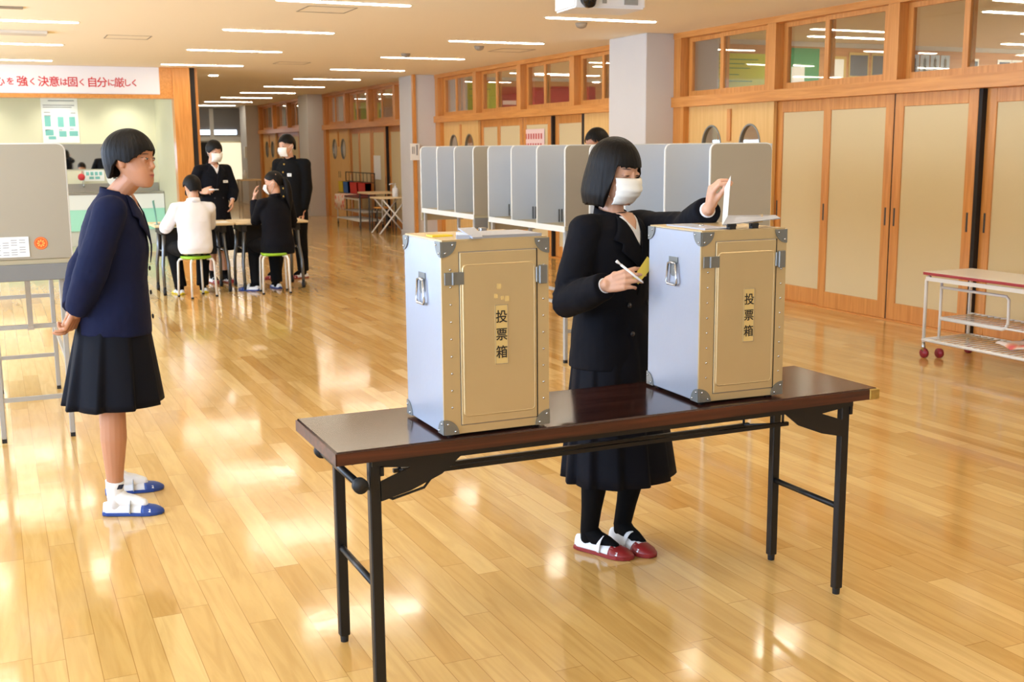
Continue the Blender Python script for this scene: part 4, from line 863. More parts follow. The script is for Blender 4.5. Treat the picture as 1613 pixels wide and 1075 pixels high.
def arc(x0, z0, w_, t, b, n=10, tilt=0):
    P = [(x0-w_+2*w_*i/n, z0+t*math.sin(PI*i/n)**.8) for i in range(n+1)]+[(x0+w_-2*w_*i/n, z0-b*math.sin(PI*i/n)**.8) for i in range(1, n)]
    return [(x, z+(x-x0)*tilt) for x, z in P]
def face(bvh, h, P, down=False, mask=False, lips=True):
    k = 1
    for s_ in (-1, 1):
        if down: project_patch(bvh, h, arc(s_*.031, .0, .0150, .0016, .0022, tilt=-s_*.05), 'eyelash', 'eye', P)
        else:
            project_patch(bvh, h, arc(s_*.031, .003, .0145, .0040, .0034, tilt=s_*.10), 'eye', 'sclera', P)
            project_patch(bvh, h, arc(s_*.031, .0033, .0066, .0042, .0036), 'iris', 'eye', P, lift=.0014)
            project_patch(bvh, h, arc(s_*.031, .0062, .0165, .0028, .0006, tilt=s_*.10), 'eyelash', 'eye', P, lift=.0018)
        project_patch(bvh, h, arc(s_*.032, .0225, .0175, .0034, .0004, tilt=-s_*.03), 'eyebrow', 'brow', P)
    if not mask and lips:
        project_patch(bvh, h, arc(0, -.0635, .0215, .0055, .001), 'upper_lip', 'lips', P); project_patch(bvh, h, arc(0, -.0665, .0195, .001, .0070), 'lower_lip', 'lips', P)
        project_patch(bvh, h, arc(0, -.0650, .0215, .0007, .0007), 'mouth_line', 'brow', P, lift=.0014)
def mask_on(h, P):
    q = MB(); nu, nv = 25, 17; r = []
    for j in range(nv):
        v = j/(nv-1); z = lerp(-.014, -.113, v); row = []
        for i in range(nu):
            a = lerp(-1, 1, i/(nu-1)); rw = lerp(.069, .058, v); bul = .117-.030*abs(v-.42)**1.4*2.2-(.012*max(0, v-.62)*2.6)
            ang = a*1.22; x = rw*math.sin(ang)/math.sin(1.22)*1.02; y = lerp(.036, bul, max(0, math.cos(ang))**.9)-.0+(.006*(1-abs(a)*1.6) if abs(a) < .6 and v < .45 else 0)
            y -= .003*(1 if (v*4) % 1 < .12 else 0); zz = z+.007*(1-a*a)*(1-v)-.004*(a*a)*(v-.5)
            row.append(h(x, y, zz))
        r.append(row)
    for row in r: q.v += row
    for j in range(nv-1):
        for i in range(nu-1): a = j*nu+i; q.f.append([a, a+1, a+nu+1, a+nu])
    o = q.build('face_mask', 'mask', P, True); md = o.modifiers.new('t', 'SOLIDIFY'); md.thickness = .0015; md.offset = 1
    for s_ in (-1, 1):
        MB().tube([h(s_*.060, .034, -.022), h(s_*.071, .010, -.004), h(s_*.080, -.018, .018), h(s_*.081, -.030, -.005), h(s_*.072, -.012, -.045), h(s_*.054, .030, -.092)], .0016*h.k, 6).build('ear_loop', 'mask', o, True)
def hair_cap(h, P, hem, th=.014, flare=None, name='hair', n=144, m=34, spike=.004, mat_='hair', curl=0.0, back=0.0, top=.0):
    """hem(a): height of the hair's lower end by angle a (0 front, +-pi back)"""
    q = MB(); outer, inner = [], []
    cz = .018
    for j in range(m+1):
        t = j/m; ro, ri = [], []
        for i in range(n):
            a = 2*PI*i/n; aa = a if a <= PI else a-2*PI; zh = hem(aa)
            lock = mnoise.noise(V((math.sin(a)*9, math.cos(a)*9, 3.1)))
            zh += spike*lock*2+spike*.8*math.sin(i*2.9)
            T = th*(.8+.35*abs(math.sin(a/2)))+back*max(0, -math.cos(a))
            wx, wy, hz = .074+T, .090+T, .100+th*.75+top
            tot = (PI/2 if zh < cz else math.acos(min(1, (zh-cz)/hz)))*.09+max(0, cz-zh)
            s_ = t*tot
            if zh >= cz: ang = t*math.acos(min(1, (zh-cz)/hz)); k = math.sin(ang); z = cz+hz*math.cos(ang)
            else:
                ta = .09*PI/2/tot
                if t < ta: ang = t/ta*PI/2; k = math.sin(ang); z = cz+hz*math.cos(ang)
                else:
                    dz = (t-ta)/(1-ta)*(cz-zh); z = cz-dz; d_ = dz; k = 1+(flare(aa, d_, cz-zh) if flare else -d_*.9)
            g = 1+.006*math.sin(a*31+t*3)+.010*mnoise.noise(V((math.sin(a)*14, math.cos(a)*14, t*1.5)))
            g = 1+(g-1)*min(1, t*3)
            x, y = math.sin(a)*wx*k*g, math.cos(a)*wy*k*g-.008-.006*(1-t)
            ro.append(h(x, y, z)); kk = max(0, 1-.012/max(.02, math.hypot(x, y+.008))); ri.append(h(x*kk, (y+.008)*kk-.008, z-(.010 if t < .15 else .003*(1-t))))
        outer.append(ro); inner.append(ri)
    q.loft(outer+inner[::-1], cap=False, close=False)
    nn = n; q.f.append(tuple(range(nn))); q.f.append(tuple(range((2*m+1)*nn, (2*m+2)*nn)))
    return q.build(name, mat_, P, True)
def hand(mb, W, d, n, right=True, curl=(.5, .55, .6, .65), thumb=(.75, .55, .35), spread=.06, k=1.0, tc=.35, ext=None):
    """W wrist, d fingers' direction, n palm normal"""
    W, d = V(W), V(d).normalized(); n = V(n); n = (n-d*n.dot(d)).normalized(); t = d.cross(n) if right else n.cross(d)
    offs = (.031, .0105, -.0105, -.030); pl = (.084, .088, .083, .074); seg = ((.038, .023, .019), (.042, .026, .020), (.038, .025, .019), (.030, .019, .016)); rad = (.0088, .0090, .0086, .0077)
    for i in range(4):
        b = W+d*pl[i]*k+t*offs[i]*k
        mb.tube([W+t*offs[i]*.62*k, W+d*.04*k+t*offs[i]*.85*k, b], [(.0135*k, .014*k), (.0135*k, .014*k), (.0105*k, .0115*k)], 10, dome=True)
        a = 0; p = b; pts = [p]; rr = [rad[i]*1.12*k]
        cc = curl[i] if not isinstance(curl[i], tuple) else None
        dd = (d+t*(1.5-i)*spread).normalized()
        for q_, L in enumerate(seg[i]):
            a += (cc*(.9, 1.25, .8)[q_]) if cc is not None else curl[i][q_]
            p = p+(dd*math.cos(a)+n*math.sin(a))*L*k; pts.append(p); rr.append(rad[i]*(1.0, .93, .80)[q_]*k)
        mb.tube(pts, rr, 10, dome=True)
    mb.ell(W+d*.035*k+t*.020*k+n*.006*k, (.022*k, .018*k, .026*k), None, 12, 8)
    td = (d*thumb[0]+t*thumb[1]+n*thumb[2]).normalized(); p = W+d*.018*k+t*.018*k; pts = [p]; rr = [.015*k]
    for q_, L in enumerate((.042, .033, .027)):
        p = p+td*L*k; pts.append(p); rr.append((.0125, .0108, .0088)[q_]*k); td = (td+(d*.35-t*.35+n*.15)*tc).normalized()
    mb.tube(pts, rr, 10, dome=True)
    return pts[-1]
def shoe(P, heel, toe, up=V((0, 0, 1)), sole='redr', L=.235, k=1.0, ground=0.0, name='indoor_shoe', cutout=True, fill='tights'):
    f = (V(toe)-V(heel)); f.z = 0; f.normalize(); r = f.cross(V((0, 0, 1))).normalized(); o = V((heel[0], heel[1], ground))
    pt = lambda x, y, z: o+r*x*k+f*y*k+V((0, 0, z))*k
    # half width and height along the length
    tab = [(0.0, .020, .052), (.02, .030, .056), (.07, .033, .050), (.12, .036, .047), (.16, .042, .044), (.195, .041, .036), (.222, .029, .027), (.235, .012, .018)]
    s = empty(name, o) if 0 else None
    rings = []
    for y, w_, hgt in tab:
        ring = []
        for j in range(20):
            a = 2*PI*j/20; c_, s_ = math.cos(a), math.sin(a)
            ring.append(pt(w_*(abs(c_)**.8)*(1 if c_ > 0 else -1), y, .008+max(0, (s_ if s_ > 0 else 0))**.9*(hgt-.008)-(0 if s_ > 0 else .004*abs(s_))))
        rings.append(ring)
    u = MB().loft(rings).build(name, 'shoe', P, True)
    # foot opening (dark tights or sock showing) and strap
    q = MB(); q.tube([pt(0, .045, .046), pt(0, .075, .0485), pt(0, .110, .0475)], [(.020*k, .012*k), (.022*k, .012*k), (.016*k, .010*k)], 14, dome=True); q.build('shoe_opening', fill, u, True)
    q = MB(); q.tube([pt(0, .124, .0455), pt(0, .140, .0445), pt(0, .150, .043)], [(.020*k, .009*k), (.024*k, .009*k), (.016*k, .008*k)], 14, dome=True); q.build('shoe_opening', fill, u, True)
    q = MB(); q.tube([pt(math.cos(a)*.036, .112, .014+.052*math.sin(a)) for a in [PI*i/14 for i in range(15)]], [(.013*k, .003*k)]*15, 8, hint=None); q.build('elastic_strap', 'greyb' if fill != 'tights' else 'shoe', u, True)
    # sole and toe cap
    outl = [(0, 0)]; W_ = tab
    ol = [(w_+.004, y-(.003 if i == 0 else 0)+(.004 if i == len(tab)-1 else 0)) for i, (y, w_, hg) in enumerate(tab)]
    P_ = [pt(x, y, .001) for x, y in ol]+[pt(-x, y, .001) for x, y in ol[::-1]]
    q = MB(); q.prism(P_, (0, 0, .014*k)); q.build('rubber_sole', sole, u, bevel=.002)
    q = MB(); rings = []
    for y in (.172, .185, .205, .224, .2385, .243):
        hh, ww = interp(y, [(a, c, b) for a, b, c in tab]); hh += .003; ww += .0035
        if y > .236: ww = .016 if y < .24 else .004; hh = .020 if y < .24 else .014
        rings.append([pt(ww*(abs(math.cos(a))**.8)*(1 if math.cos(a) > 0 else -1), y+(-.014 if math.sin(a) > .3 else 0)*(1 if y < .19 else 0), .004+max(0, math.sin(a))**.9*(hh-.004)) for a in [2*PI*j/20 for j in range(20)]])
    q.loft(rings).build('toe_cap', sole, u, True)
    q = MB(); rings = []
    for y, w_, hgt in ((-.004, .018, .022), (.004, .028, .024), (.02, .034, .020), (.04, .036, .015)):
        rings.append([pt(w_*math.cos(a), y, .004+max(0, math.sin(a))*(hgt)) for a in [2*PI*j/16 for j in range(16)]])
    q.loft(rings).build('heel_patch', sole, u, True)
    return u
def torso_rings(path, fwd0):
    """path: (point, rx, ry, forward); superelliptic rings, horizontal unless tilted"""
    R_ = []
    n = 32
    for i, (p, rx, ry, f) in enumerate(path):
        p = V(p); a = V(path[max(0, i-1)][0]); b = V(path[min(len(path)-1, i+1)][0]); u = (b-a).normalized(); f = V(f); f = (f-u*f.dot(u)).normalized(); r = f.cross(u)
        R_.append([p+r*(rx*abs(math.cos(t))**.85*(1 if math.cos(t) > 0 else -1))+f*(ry*abs(math.sin(t))**.9*(1 if math.sin(t) > 0 else -1)) for t in [2*PI*j/n for j in range(n)]])
    return R_
def skirt(P, top, hem, name='skirt', m='navyskirt', n=160, pleats=14, amp=.018, phase=0.0, hemfn=None):
    """top, hem: (centre, rx, ry, forward)"""
    q = MB(); outer, inner = [], []; K = 14
    for j in range(K+1):
        t = j/K; c = V(top[0]).lerp(V(hem[0]), t); e = t**.85; rx, ry = lerp(top[1], hem[1], e), lerp(top[2], hem[2], e); f = V(top[3]).normalized(); r = f.cross(V((0, 0, 1)))
        ro, ri = [], []
        for i in range(n):
            a = 2*PI*i/n; w_ = ((a*pleats/(2*PI)+phase) % 1); saw = (w_/.82 if w_ < .82 else (1-w_)/.18)-.5
            g = 1+amp/rx*saw*(t**1.1)*1.6
            dz = hemfn(a)*t**2 if hemfn else 0
            ro.append(c+r*math.cos(a)*rx*g+f*math.sin(a)*ry*g+V((0, 0, dz))); ri.append(c+r*math.cos(a)*(rx*g-.004)+f*math.sin(a)*(ry*g-.004)+V((0, 0, dz)))
        outer.append(ro); inner.append(ri)
    q.loft(outer+inner[::-1], cap=False); return q.build(name, m, P, False if 0 else True)
def strip_on(bvh, pts, w_, nrm, name, m, parent, lift=.004, thick=.003):
    """flat strip of cloth laid on a surface: pts are world points, cast along -nrm"""
    nrm = V(nrm).normalized(); P = []
    for p in pts:
        p = V(p); hit = bvh.ray_cast(p+nrm*.3, -nrm, .6); P.append((hit[0] if hit[0] is not None else p)+nrm*lift)
    return MB().prism(P, nrm*thick).build(name, m, parent)
def bvh_of(*objs):
    vs, fs = [], []
    for o in objs:
        of = origin(o); n = len(vs); vs += [v.co+of for v in o.data.vertices]; fs += [[i+n for i in p.vertices] for p in o.data.polygons]
    return BVHTree.FromPolygons(vs, fs)
def lapel_patch(bvh, outline, nrm, name, m, parent, lift=.003):
    """filled cloth patch subdivided onto the surface"""
    nrm = V(nrm).normalized(); c = sum((V(p) for p in outline), V((0, 0, 0)))/len(outline); rings = []
    dense = []
    for i, p in enumerate(outline):
        a, b = V(p), V(outline[(i+1) % len(outline)])
        for k in range(5): dense.append(a.lerp(b, k/5))
    q = MB(); n = len(dense); last = None
    for kx, k in enumerate((0.04, .35, .7, 1.0)):
        ring = []
        for p in dense:
            x = c.lerp(p, k); hit = bvh.ray_cast(x+nrm*.25, -nrm, .5); ring.append((hit[0] if hit[0] is not None else x)+nrm*lift)
        rings.append(ring)
    q.loft(rings, cap=False); q.f.append(list(range(n)))
    o = q.build(name, m, parent, True); md = o.modifiers.new('t', 'SOLIDIFY'); md.thickness = .003; md.offset = 1
    return o
def build_person(c):
    P = empty('person', (*c['root'], 0), c['label'], 'person')
    hp, hf, hk = c['head']; h = Fr(hp, hf, (0, 0, 1), hk); vox = c.get('vox', .0035); skin = c.get('skin', 'skin')
    sh, el, wr = c['sh'], c['el'], c['wr']; ak, kn, hipj = c['ankle'], c['knee'], c['hip']
    mb = MB(); head_mesh(mb, h)
    nb = V(c['neck']); s = c.get('s', 1.0)
    mb.tube([nb-V((0, 0, .06)), nb, h(0, -.012, -.085), h(0, -.01, -.03)], [(.060*s, .05*s), .050*s, .047*s, .045*s], 16)
    pel = V(c['pelvis']); mid = pel.lerp(nb, .5)
    mb.tube([pel-V((0, 0, .05)), pel, mid, nb-V((0, 0, .13)), nb-V((0, 0, .03))], [.080*s, .100*s, .088*s, .098*s, .055*s], 16, dome=True)
    for i in (0, 1):
        mb.tube([nb-V((0, 0, .065)), V(sh[i])-V((0, 0, .015))], [.04*s, .034*s], 12, dome=True)
        mb.tube([sh[i], V(sh[i]).lerp(V(el[i]), .5), el[i], V(el[i]).lerp(V(wr[i]), .4), wr[i]], [.040*s, .038*s, .033*s, .031*s, .023*s], 12, dome=True)
        mb.tube([hipj[i], V(hipj[i]).lerp(V(kn[i]), .5), kn[i], V(kn[i]).lerp(V(ak[i]), .32), V(ak[i]).lerp(V(kn[i]), .25), ak[i]], [x*s*c.get('legk', 1) for x in (.078, .066, .050, .053, .036, .031)], 16, dome=True)
        f = V(c['feet'][i][1])-V(c['feet'][i][0]); f.z = 0; f.normalize()
        mb.tube([V(ak[i]), V(ak[i])+f*.03-V((0, 0, .035)), V(ak[i])+f*.08-V((0, 0, .050))], [.026*s, .018*s, .012*s], 10, dome=True)
        if c.get('sock') or c.get('tights'):
            MB().tube([V(ak[i]), V(ak[i])+f*.035-V((0, 0, .025)), V(ak[i])+f*.075-V((0, 0, .032)), V(ak[i])+f*.11-V((0, 0, .042))], [.036*s, .034*s, .029*s, .022*s], 14, dome=True).build('sock_foot', 'tights' if (c.get('tights') or c.get('sock') == 'tights') else 'sock', P, True)
        d, n, kw = c['hands'][i]; hand(mb, wr[i], d, n, right=(i == 0), k=c.get('handk', .92*s), **kw)
    body = mb.solid('body', skin, P, vox, c.get('sm', 5))
    bv = bvh_of(body)
    face(bv, h, P, down=c.get('down', False), mask=c.get('mask', False))
    if c.get('mask'): mask_on(h, P)
    # jacket or shirt
    j = MB(); j.loft(torso_rings(c['torso'], None)); sm_ = c['sleeve']
    for i in (0, 1):
        a, e, w_ = V(sh[i]), V(el[i]), V(wr[i]); r0, r1, r2 = sm_
        cuff = w_+(w_-e).normalized()*(-.015)
        u = a+(nb-a)*.35+V((0, 0, -.008))
        j.tube([nb-V((0, 0, .052)), nb.lerp(a, .6)-V((0, 0, .012)), a], [.050*s, .055*s, r0*.97], 18)
        j.ell(a, (r0*.98,)*3)
        j.tube([u, a, a.lerp(e, .33), a.lerp(e, .7), e, e.lerp(cuff, .5), cuff], [r0*.86, r0, r0*.95, r1*1.0, r1*1.03, r1*.92, r2], 18, dome=False)
        if c.get('folds', True):
            for q_ in (.80, .95, 1.1): 
                pt = a.lerp(e, q_) if q_ <= 1 else e.lerp(cuff, (q_-1)*1.5); ax = (e-a).normalized()
                j.ell(pt, (r1*1.06, r1*1.06, r1*.22), ax.to_track_quat('Z', 'Y').to_matrix(), 14, 8)
    jk = j.solid(c.get('top', 'jacket'), c['topm'], P, max(.006, vox*1.3), 5, disp=(c.get('ds', .07), c.get('da', .007)))
    T_ = MB().loft(torso_rings(c['torso'], None)); bj = BVHTree.FromPolygons(T_.v, T_.f)
    for i in (0, 1):
        e, w_ = V(el[i]), V(wr[i]); d = (w_-e).normalized(); cuff = w_-d*.015
        MB().tube([cuff-d*.012, cuff+d*.001], [sm_[2]*.58, sm_[2]*.57], 18).build('shirt_cuff', 'shirt', P, True)
    # collar: band around the neck base
    if c.get('collar'):
        q = MB(); B = Fr(nb, c['bf']); n = 28; a0 = .75 if c.get('lapels') else 0; hz = .024 if c.get('lapels') else .030
        ang = [a0+(2*PI-2*a0)*i/n for i in range(n+1)]
        ring = lambda k, z, dz: [B(.060*s*k*math.sin(a), .054*s*k*math.cos(a)-.004, z+dz-.014*math.cos(a)) for a in ang]
        secs = [ring(1.24, -.022, 0), ring(1.10, hz, 0), ring(1.02, hz-.002, 0), ring(1.10, -.022, 0)]
        for i in range(n): 
            k = len(q.v)
            q.v += [secs[0][i], secs[1][i], secs[2][i], secs[3][i], secs[0][i+1], secs[1][i+1], secs[2][i+1], secs[3][i+1]]
            q.f += [[k+0, k+1, k+5, k+4], [k+1, k+2, k+6, k+5], [k+2, k+3, k+7, k+6], [k+3, k+0, k+4, k+7]]
        q.build('collar', c['collar'], jk, True)
    B = Fr((c['torso'][0][0][0], c['torso'][0][0][1], 0), c['bf'])
    if c.get('lapels'):
        zt = nb[2]; fx = B.f
        off = Fr((nb[0], nb[1], 0), c['bf'])
        vp = lambda x, z: off(x, 0, z)
        lapel_patch(bj, [vp(-.045, zt-.0), vp(.045, zt-.0), vp(.020, zt-.07), vp(.004, zt-.10), vp(-.02, zt-.06)], fx, 'shirt_front', 'shirt', jk, .007)
        lapel_patch(bj, [vp(-.040, zt+.014), vp(.040, zt+.014), vp(.026, zt-.015), vp(.004, zt-.045), vp(-.022, zt-.02)], fx, 'neckline', skin, jk, .0095)
        if not c.get('no_lapel'):
            lapel_patch(bj, [vp(-.055, zt+.005), vp(-.115, zt-.075), vp(-.085, zt-.09), vp(-.095, zt-.115), vp(.035, zt-.27), vp(.002, zt-.10), vp(-.035, zt-.02)], fx, 'lapel', c['topm'], jk, .012)
            lapel_patch(bj, [vp(.055, zt+.005), vp(.115, zt-.075), vp(.085, zt-.09), vp(.095, zt-.115), vp(-.01, zt-.20), vp(.008, zt-.10), vp(.036, zt-.02)], fx, 'lapel', c['topm'], jk, .010)
    for (x, z, m, r) in c.get('buttons', []):
        p = B(x, 0, z); hit = bj.ray_cast(p+B.f*.4, -B.f, .6)
        if hit[0] is not None: MB().ell(hit[0]+B.f*.008, (r, .005, r), B.R, 12, 6).build('button', m, jk, True)
    for (x, z, w_, hh) in c.get('badge', []):
        p = B(x, 0, z); hit = bj.ray_cast(p+B.f*.4, -B.f, .6)
        if hit[0] is not None:
            o = hit[0]+B.f*.009; a, b2 = B.r*w_/2, V((0, 0, hh/2)); g = MB().prism([o-a-b2, o+a-b2, o+a+b2, o-a+b2], B.f*.003).build('name_badge', 'badge', jk)
            MB().prism([o-a*.5-b2*.2+B.f*.0031, o+a*.6-b2*.2+B.f*.0031, o+a*.6+b2*.2+B.f*.0031, o-a*.5+b2*.2+B.f*.0031], B.f*.0006).build('badge_print', 'print', g)
    # legs
    if c.get('skirt'): skirt(P, *c['skirt'][0], **c['skirt'][1])
    if c.get('tights'):
        q = MB()
        for i in (0, 1): q.tube([hipj[i], V(hipj[i]).lerp(V(kn[i]), .5), kn[i], V(kn[i]).lerp(V(ak[i]), .32), V(ak[i]).lerp(V(kn[i]), .25), ak[i], V(ak[i])-V((0, 0, .03))], [x*s*c.get('legk', 1)+.004 for x in (.078, .066, .050, .053, .036, .031, .03)], 20, dome=True)
        q.build('tights', 'tights', P, True)
    if c.get('trousers'):
        q = MB(); t_ = c['trousers']; r = [x*s for x in (.098, .092, .078, .072, .066, .062)]
        pc = (V(hipj[0])+V(hipj[1]))/2
        q.ell(pc+V((0, 0, .02)), (.155*s, .125*s, .11*s), Fr((0, 0, 0), c['bf']).R)
        for i in (0, 1):
            q.tube([hipj[i], V(hipj[i]).lerp(V(kn[i]), .5), V(kn[i])+V((0, 0, .0)), V(kn[i]).lerp(V(ak[i]), .3), V(ak[i]).lerp(V(kn[i]), .3), V(ak[i])-V((0, 0, .01))], r, 16, dome=False)
            q.ell(kn[i], (.078*s,)*3)
        q.solid('trousers', t_, P, .009, 4, disp=(.08, .008))
    for i in (0, 1):
        hl, toe = c['feet'][i]
        if c.get('sock'):
            q = MB().tube([V(ak[i])-V((0, 0, .06)), V(ak[i]), V(ak[i])+V((0, 0, .035)), V(ak[i]).lerp(V(kn[i]), .17)], [.030*s, .036*s, .037*s, .040*s], 18).build('sock', c['sock'], P, True)
            if c.get('logo'):
                for dx in (.0, .011): 
                    o = V(ak[i])+V((.004+dx, -.0395*s, .030)); MB().prism([o, o+V((.010, 0, 0)), o+V((.018, 0, .018)), o+V((.008, 0, .018))], (0, .004, 0)).build('sock_logo', 'logo', q)
        shoe(P, hl, toe, sole=c['sole'], k=c.get('shoek', 1.0), fill='tights' if c.get('tights') or c.get('darksock') else 'sock')
    return P, h, body, jk
def bob(a):
    b = abs(a)
    return lerp(.031, -.128, min(1, max(0, (b-.92)/.26))**.7) if b < 1.18 else -.128-.010*min(1, (b-1.18))
def bobflare(a, d, D): 
    t = d/max(D, .01); return .10*math.sin(min(1, t*1.05)*PI*.72)-.16*max(0, t-.72)**1.2*3
def short(a, fr=.040, ear=.004, nape=-.075):
    b = abs(a)
    if b < .5: return fr
    if b < 1.35: return lerp(fr, ear, (b-.5)/.85)
    if b < 1.75: return lerp(ear, ear+.012, (b-1.35)/.4)
    if b < 2.3: return lerp(ear+.012, nape, (b-1.75)/.55)
    return nape
# --- masked voter
P, h, body, jk = build_person(dict(
    root=(2.0, 3.54), label='masked student with a black bob and navy uniform, posting a ballot paper', s=.93,
    head=((2.018, 3.545, 1.392), (.36, -.93, -.20), .93), neck=(2.010, 3.565, 1.235), pelvis=(2.01, 3.54, .76),
    sh=((1.868, 3.50, 1.188), (2.150, 3.605, 1.188)), el=((1.792, 3.475, .950), (2.190, 3.345, 1.190)), wr=((1.822, 3.255, 1.030), (2.126, 3.125, 1.276)),
    hands=(((.46, -.80, .28), (.60, .62, -.25), dict(curl=(.50, .55, .62, .72), thumb=(.85, .30, .45), tc=.15)), ((-.10, -.36, .93), (.86, -.42, .0), dict(curl=(.62, .70, .78, .85), thumb=(.85, .30, .40), tc=.2))),
    hip=((1.94, 3.52, .74), (2.08, 3.57, .74)), knee=((1.925, 3.50, .42), (2.115, 3.53, .42)), ankle=((1.918, 3.555, .075), (2.065, 3.565, .075)),
    feet=(((1.892, 3.600, 0), (2.005, 3.395, 0)), ((2.048, 3.610, 0), (2.085, 3.380, 0))), shoek=1.0, sole='redr', legk=1.0,
    bf=(.35, -.94, 0), down=True, mask=True, tights=True, vox=.003,
    torso=[((2.005, 3.535, .700), .176, .138, (.35, -.94, 0)), ((2.005, 3.535, .80), .170, .130, (.35, -.94, 0)), ((2.003, 3.54, .92), .152, .116, (.35, -.94, 0)), ((2.003, 3.545, 1.03), .156, .122, (.35, -.94, 0)), ((2.005, 3.55, 1.12), .162, .118, (.35, -.94, 0)), ((2.008, 3.555, 1.18), .155, .098, (.35, -.94, 0)), ((2.010, 3.56, 1.215), .118, .078, (.35, -.94, 0)), ((2.010, 3.562, 1.245), .062, .056, (.35, -.94, 0))],
    sleeve=(.062, .062, .046), topm='navy', collar='navy', lapels=True, buttons=[(-.06, .93, 'button', .010), (.05, .93, 'button', .010), (-.06, .83, 'button', .010), (.05, .83, 'button', .010)],
    skirt=((((2.005, 3.535, .92), .140, .112, (.35, -.94, 0)), ((2.025, 3.525, .285), .222, .190, (.35, -.94, 0))), dict(pleats=12, amp=.016, phase=.3))))
hair_cap(h, P, bob, .015, bobflare, spike=.003, back=.006)
bp = MB().prism([(2.112, 3.030, 1.230), (2.126, 3.022, 1.230), (2.142, 3.030, 1.385), (2.124, 3.038, 1.345)], (.0006, .0006, 0)).build('ballot_paper', 'paper', None)
tag(bp, 'white ballot slip held upright over the slot of the right box', 'ballot paper')
ps = MB().prism([(1.874, 3.180, 1.055), (1.892, 3.176, 1.035), (1.945, 3.162, 1.100), (1.922, 3.170, 1.125)], (.0005, .0008, .0005)).build('yellow_card', 'yellow', None)
tag(ps, 'small yellow card held in the lowered hand of the masked voter', 'card')
pn = empty('pen', (1.86, 3.19, 1.07), 'white pen held across the lowered hand of the masked voter', 'pen')
MB().tube([(1.905, 3.165, 1.040), (1.897, 3.170, 1.048), (1.838, 3.195, 1.100)], [.0012, .0038, .0042], 12).build('barrel', 'penw', pn, True)
MB().tube([(1.838, 3.195, 1.100), (1.834, 3.197, 1.104), (1.828, 3.200, 1.109), (1.824, 3.202, 1.113)], [.003, .003, .0052, .0048], 12).build('pen_cap', 'penw', pn, True)

# --- student at the left, looking right
P, h, body, jk = build_person(dict(
    root=(.40, 4.86), label='short haired student in a navy uniform standing at left with hands behind the back', s=.95,
    head=((.520, 4.795, 1.445), (.82, -.57, -.03), .94), neck=(.452, 4.845, 1.300), pelvis=(.41, 4.85, .78), skin='skin2',
    sh=((.412, 4.700, 1.245), (.468, 4.990, 1.245)), el=((.318, 4.672, 1.000), (.318, 5.000, 1.000)), wr=((.262, 4.755, .845), (.258, 4.850, .845)),
    hands=(((-.30, .40, -.80), (-.55, .55, .45), dict(curl=(.75, .8, .85, .9), thumb=(.8, .4, .35))), ((-.20, -.52, -.75), (-.8, .3, .3), dict(curl=(.5, .6, .7, .8), thumb=(.8, .5, .2)))),
    hip=((.395, 4.78, .76), (.405, 4.93, .76)), knee=((.375, 4.750, .44), (.385, 4.955, .44)), ankle=((.364, 4.770, .085), (.396, 5.070, .085)),
    feet=(((.318, 4.788, 0), (.535, 4.705, 0)), ((.350, 5.075, 0), (.585, 5.062, 0))), sole='bluer', sock='sock', logo=True, legk=1.04,
    bf=(.98, -.20, 0), vox=.003,
    torso=[((.412, 4.85, .745), .165, .145, (.98, -.2, 0)), ((.418, 4.85, .85), .162, .140, (.98, -.2, 0)), ((.425, 4.85, .97), .148, .128, (.98, -.2, 0)), ((.430, 4.85, 1.09), .160, .136, (.98, -.2, 0)), ((.435, 4.85, 1.18), .165, .120, (.98, -.2, 0)), ((.440, 4.848, 1.24), .150, .100, (.98, -.2, 0)), ((.445, 4.846, 1.275), .110, .078, (.98, -.2, 0)), ((.452, 4.845, 1.315), .060, .056, (.98, -.2, 0))],
    sleeve=(.066, .062, .048), topm='blue', collar='blue', lapels=True, buttons=[(-.05, 1.0, 'button', .011), (-.05, .90, 'button', .011), (-.05, .80, 'button', .011)],
    skirt=((((.412, 4.85, .87), .142, .122, (.98, -.2, 0)), ((.388, 4.845, .452), .195, .192, (.98, -.2, 0))), dict(pleats=9, amp=.022, phase=.1, m='navyskirt'))))
hair_cap(h, P, lambda a: short(a, .038, -.014, -.078), .015, lambda a, d, D: -.9*d-1.2*max(0, d-.04), spike=.0025, back=.016)
def simple(**k):
    base = dict(vox=.007, sm=2, folds=True, ds=.09, da=.006); base.update(k); return build_person(base)
def std_torso(x, y, f, z0, z1, s=1.0, w_=1.0, wd=1.0):
    """hem height z0, neck base z1"""
    T = [(0, .168, .135), (.2, .162, .128), (.42, .148, .118), (.62, .160, .125), (.80, .165, .112), (.91, .145, .092), (.96, .105, .072), (1.0, .06, .055)]
    return [((x, y, lerp(z0, z1, t)), a*s*w_, b_*s*wd, f) for t, a, b_ in T]
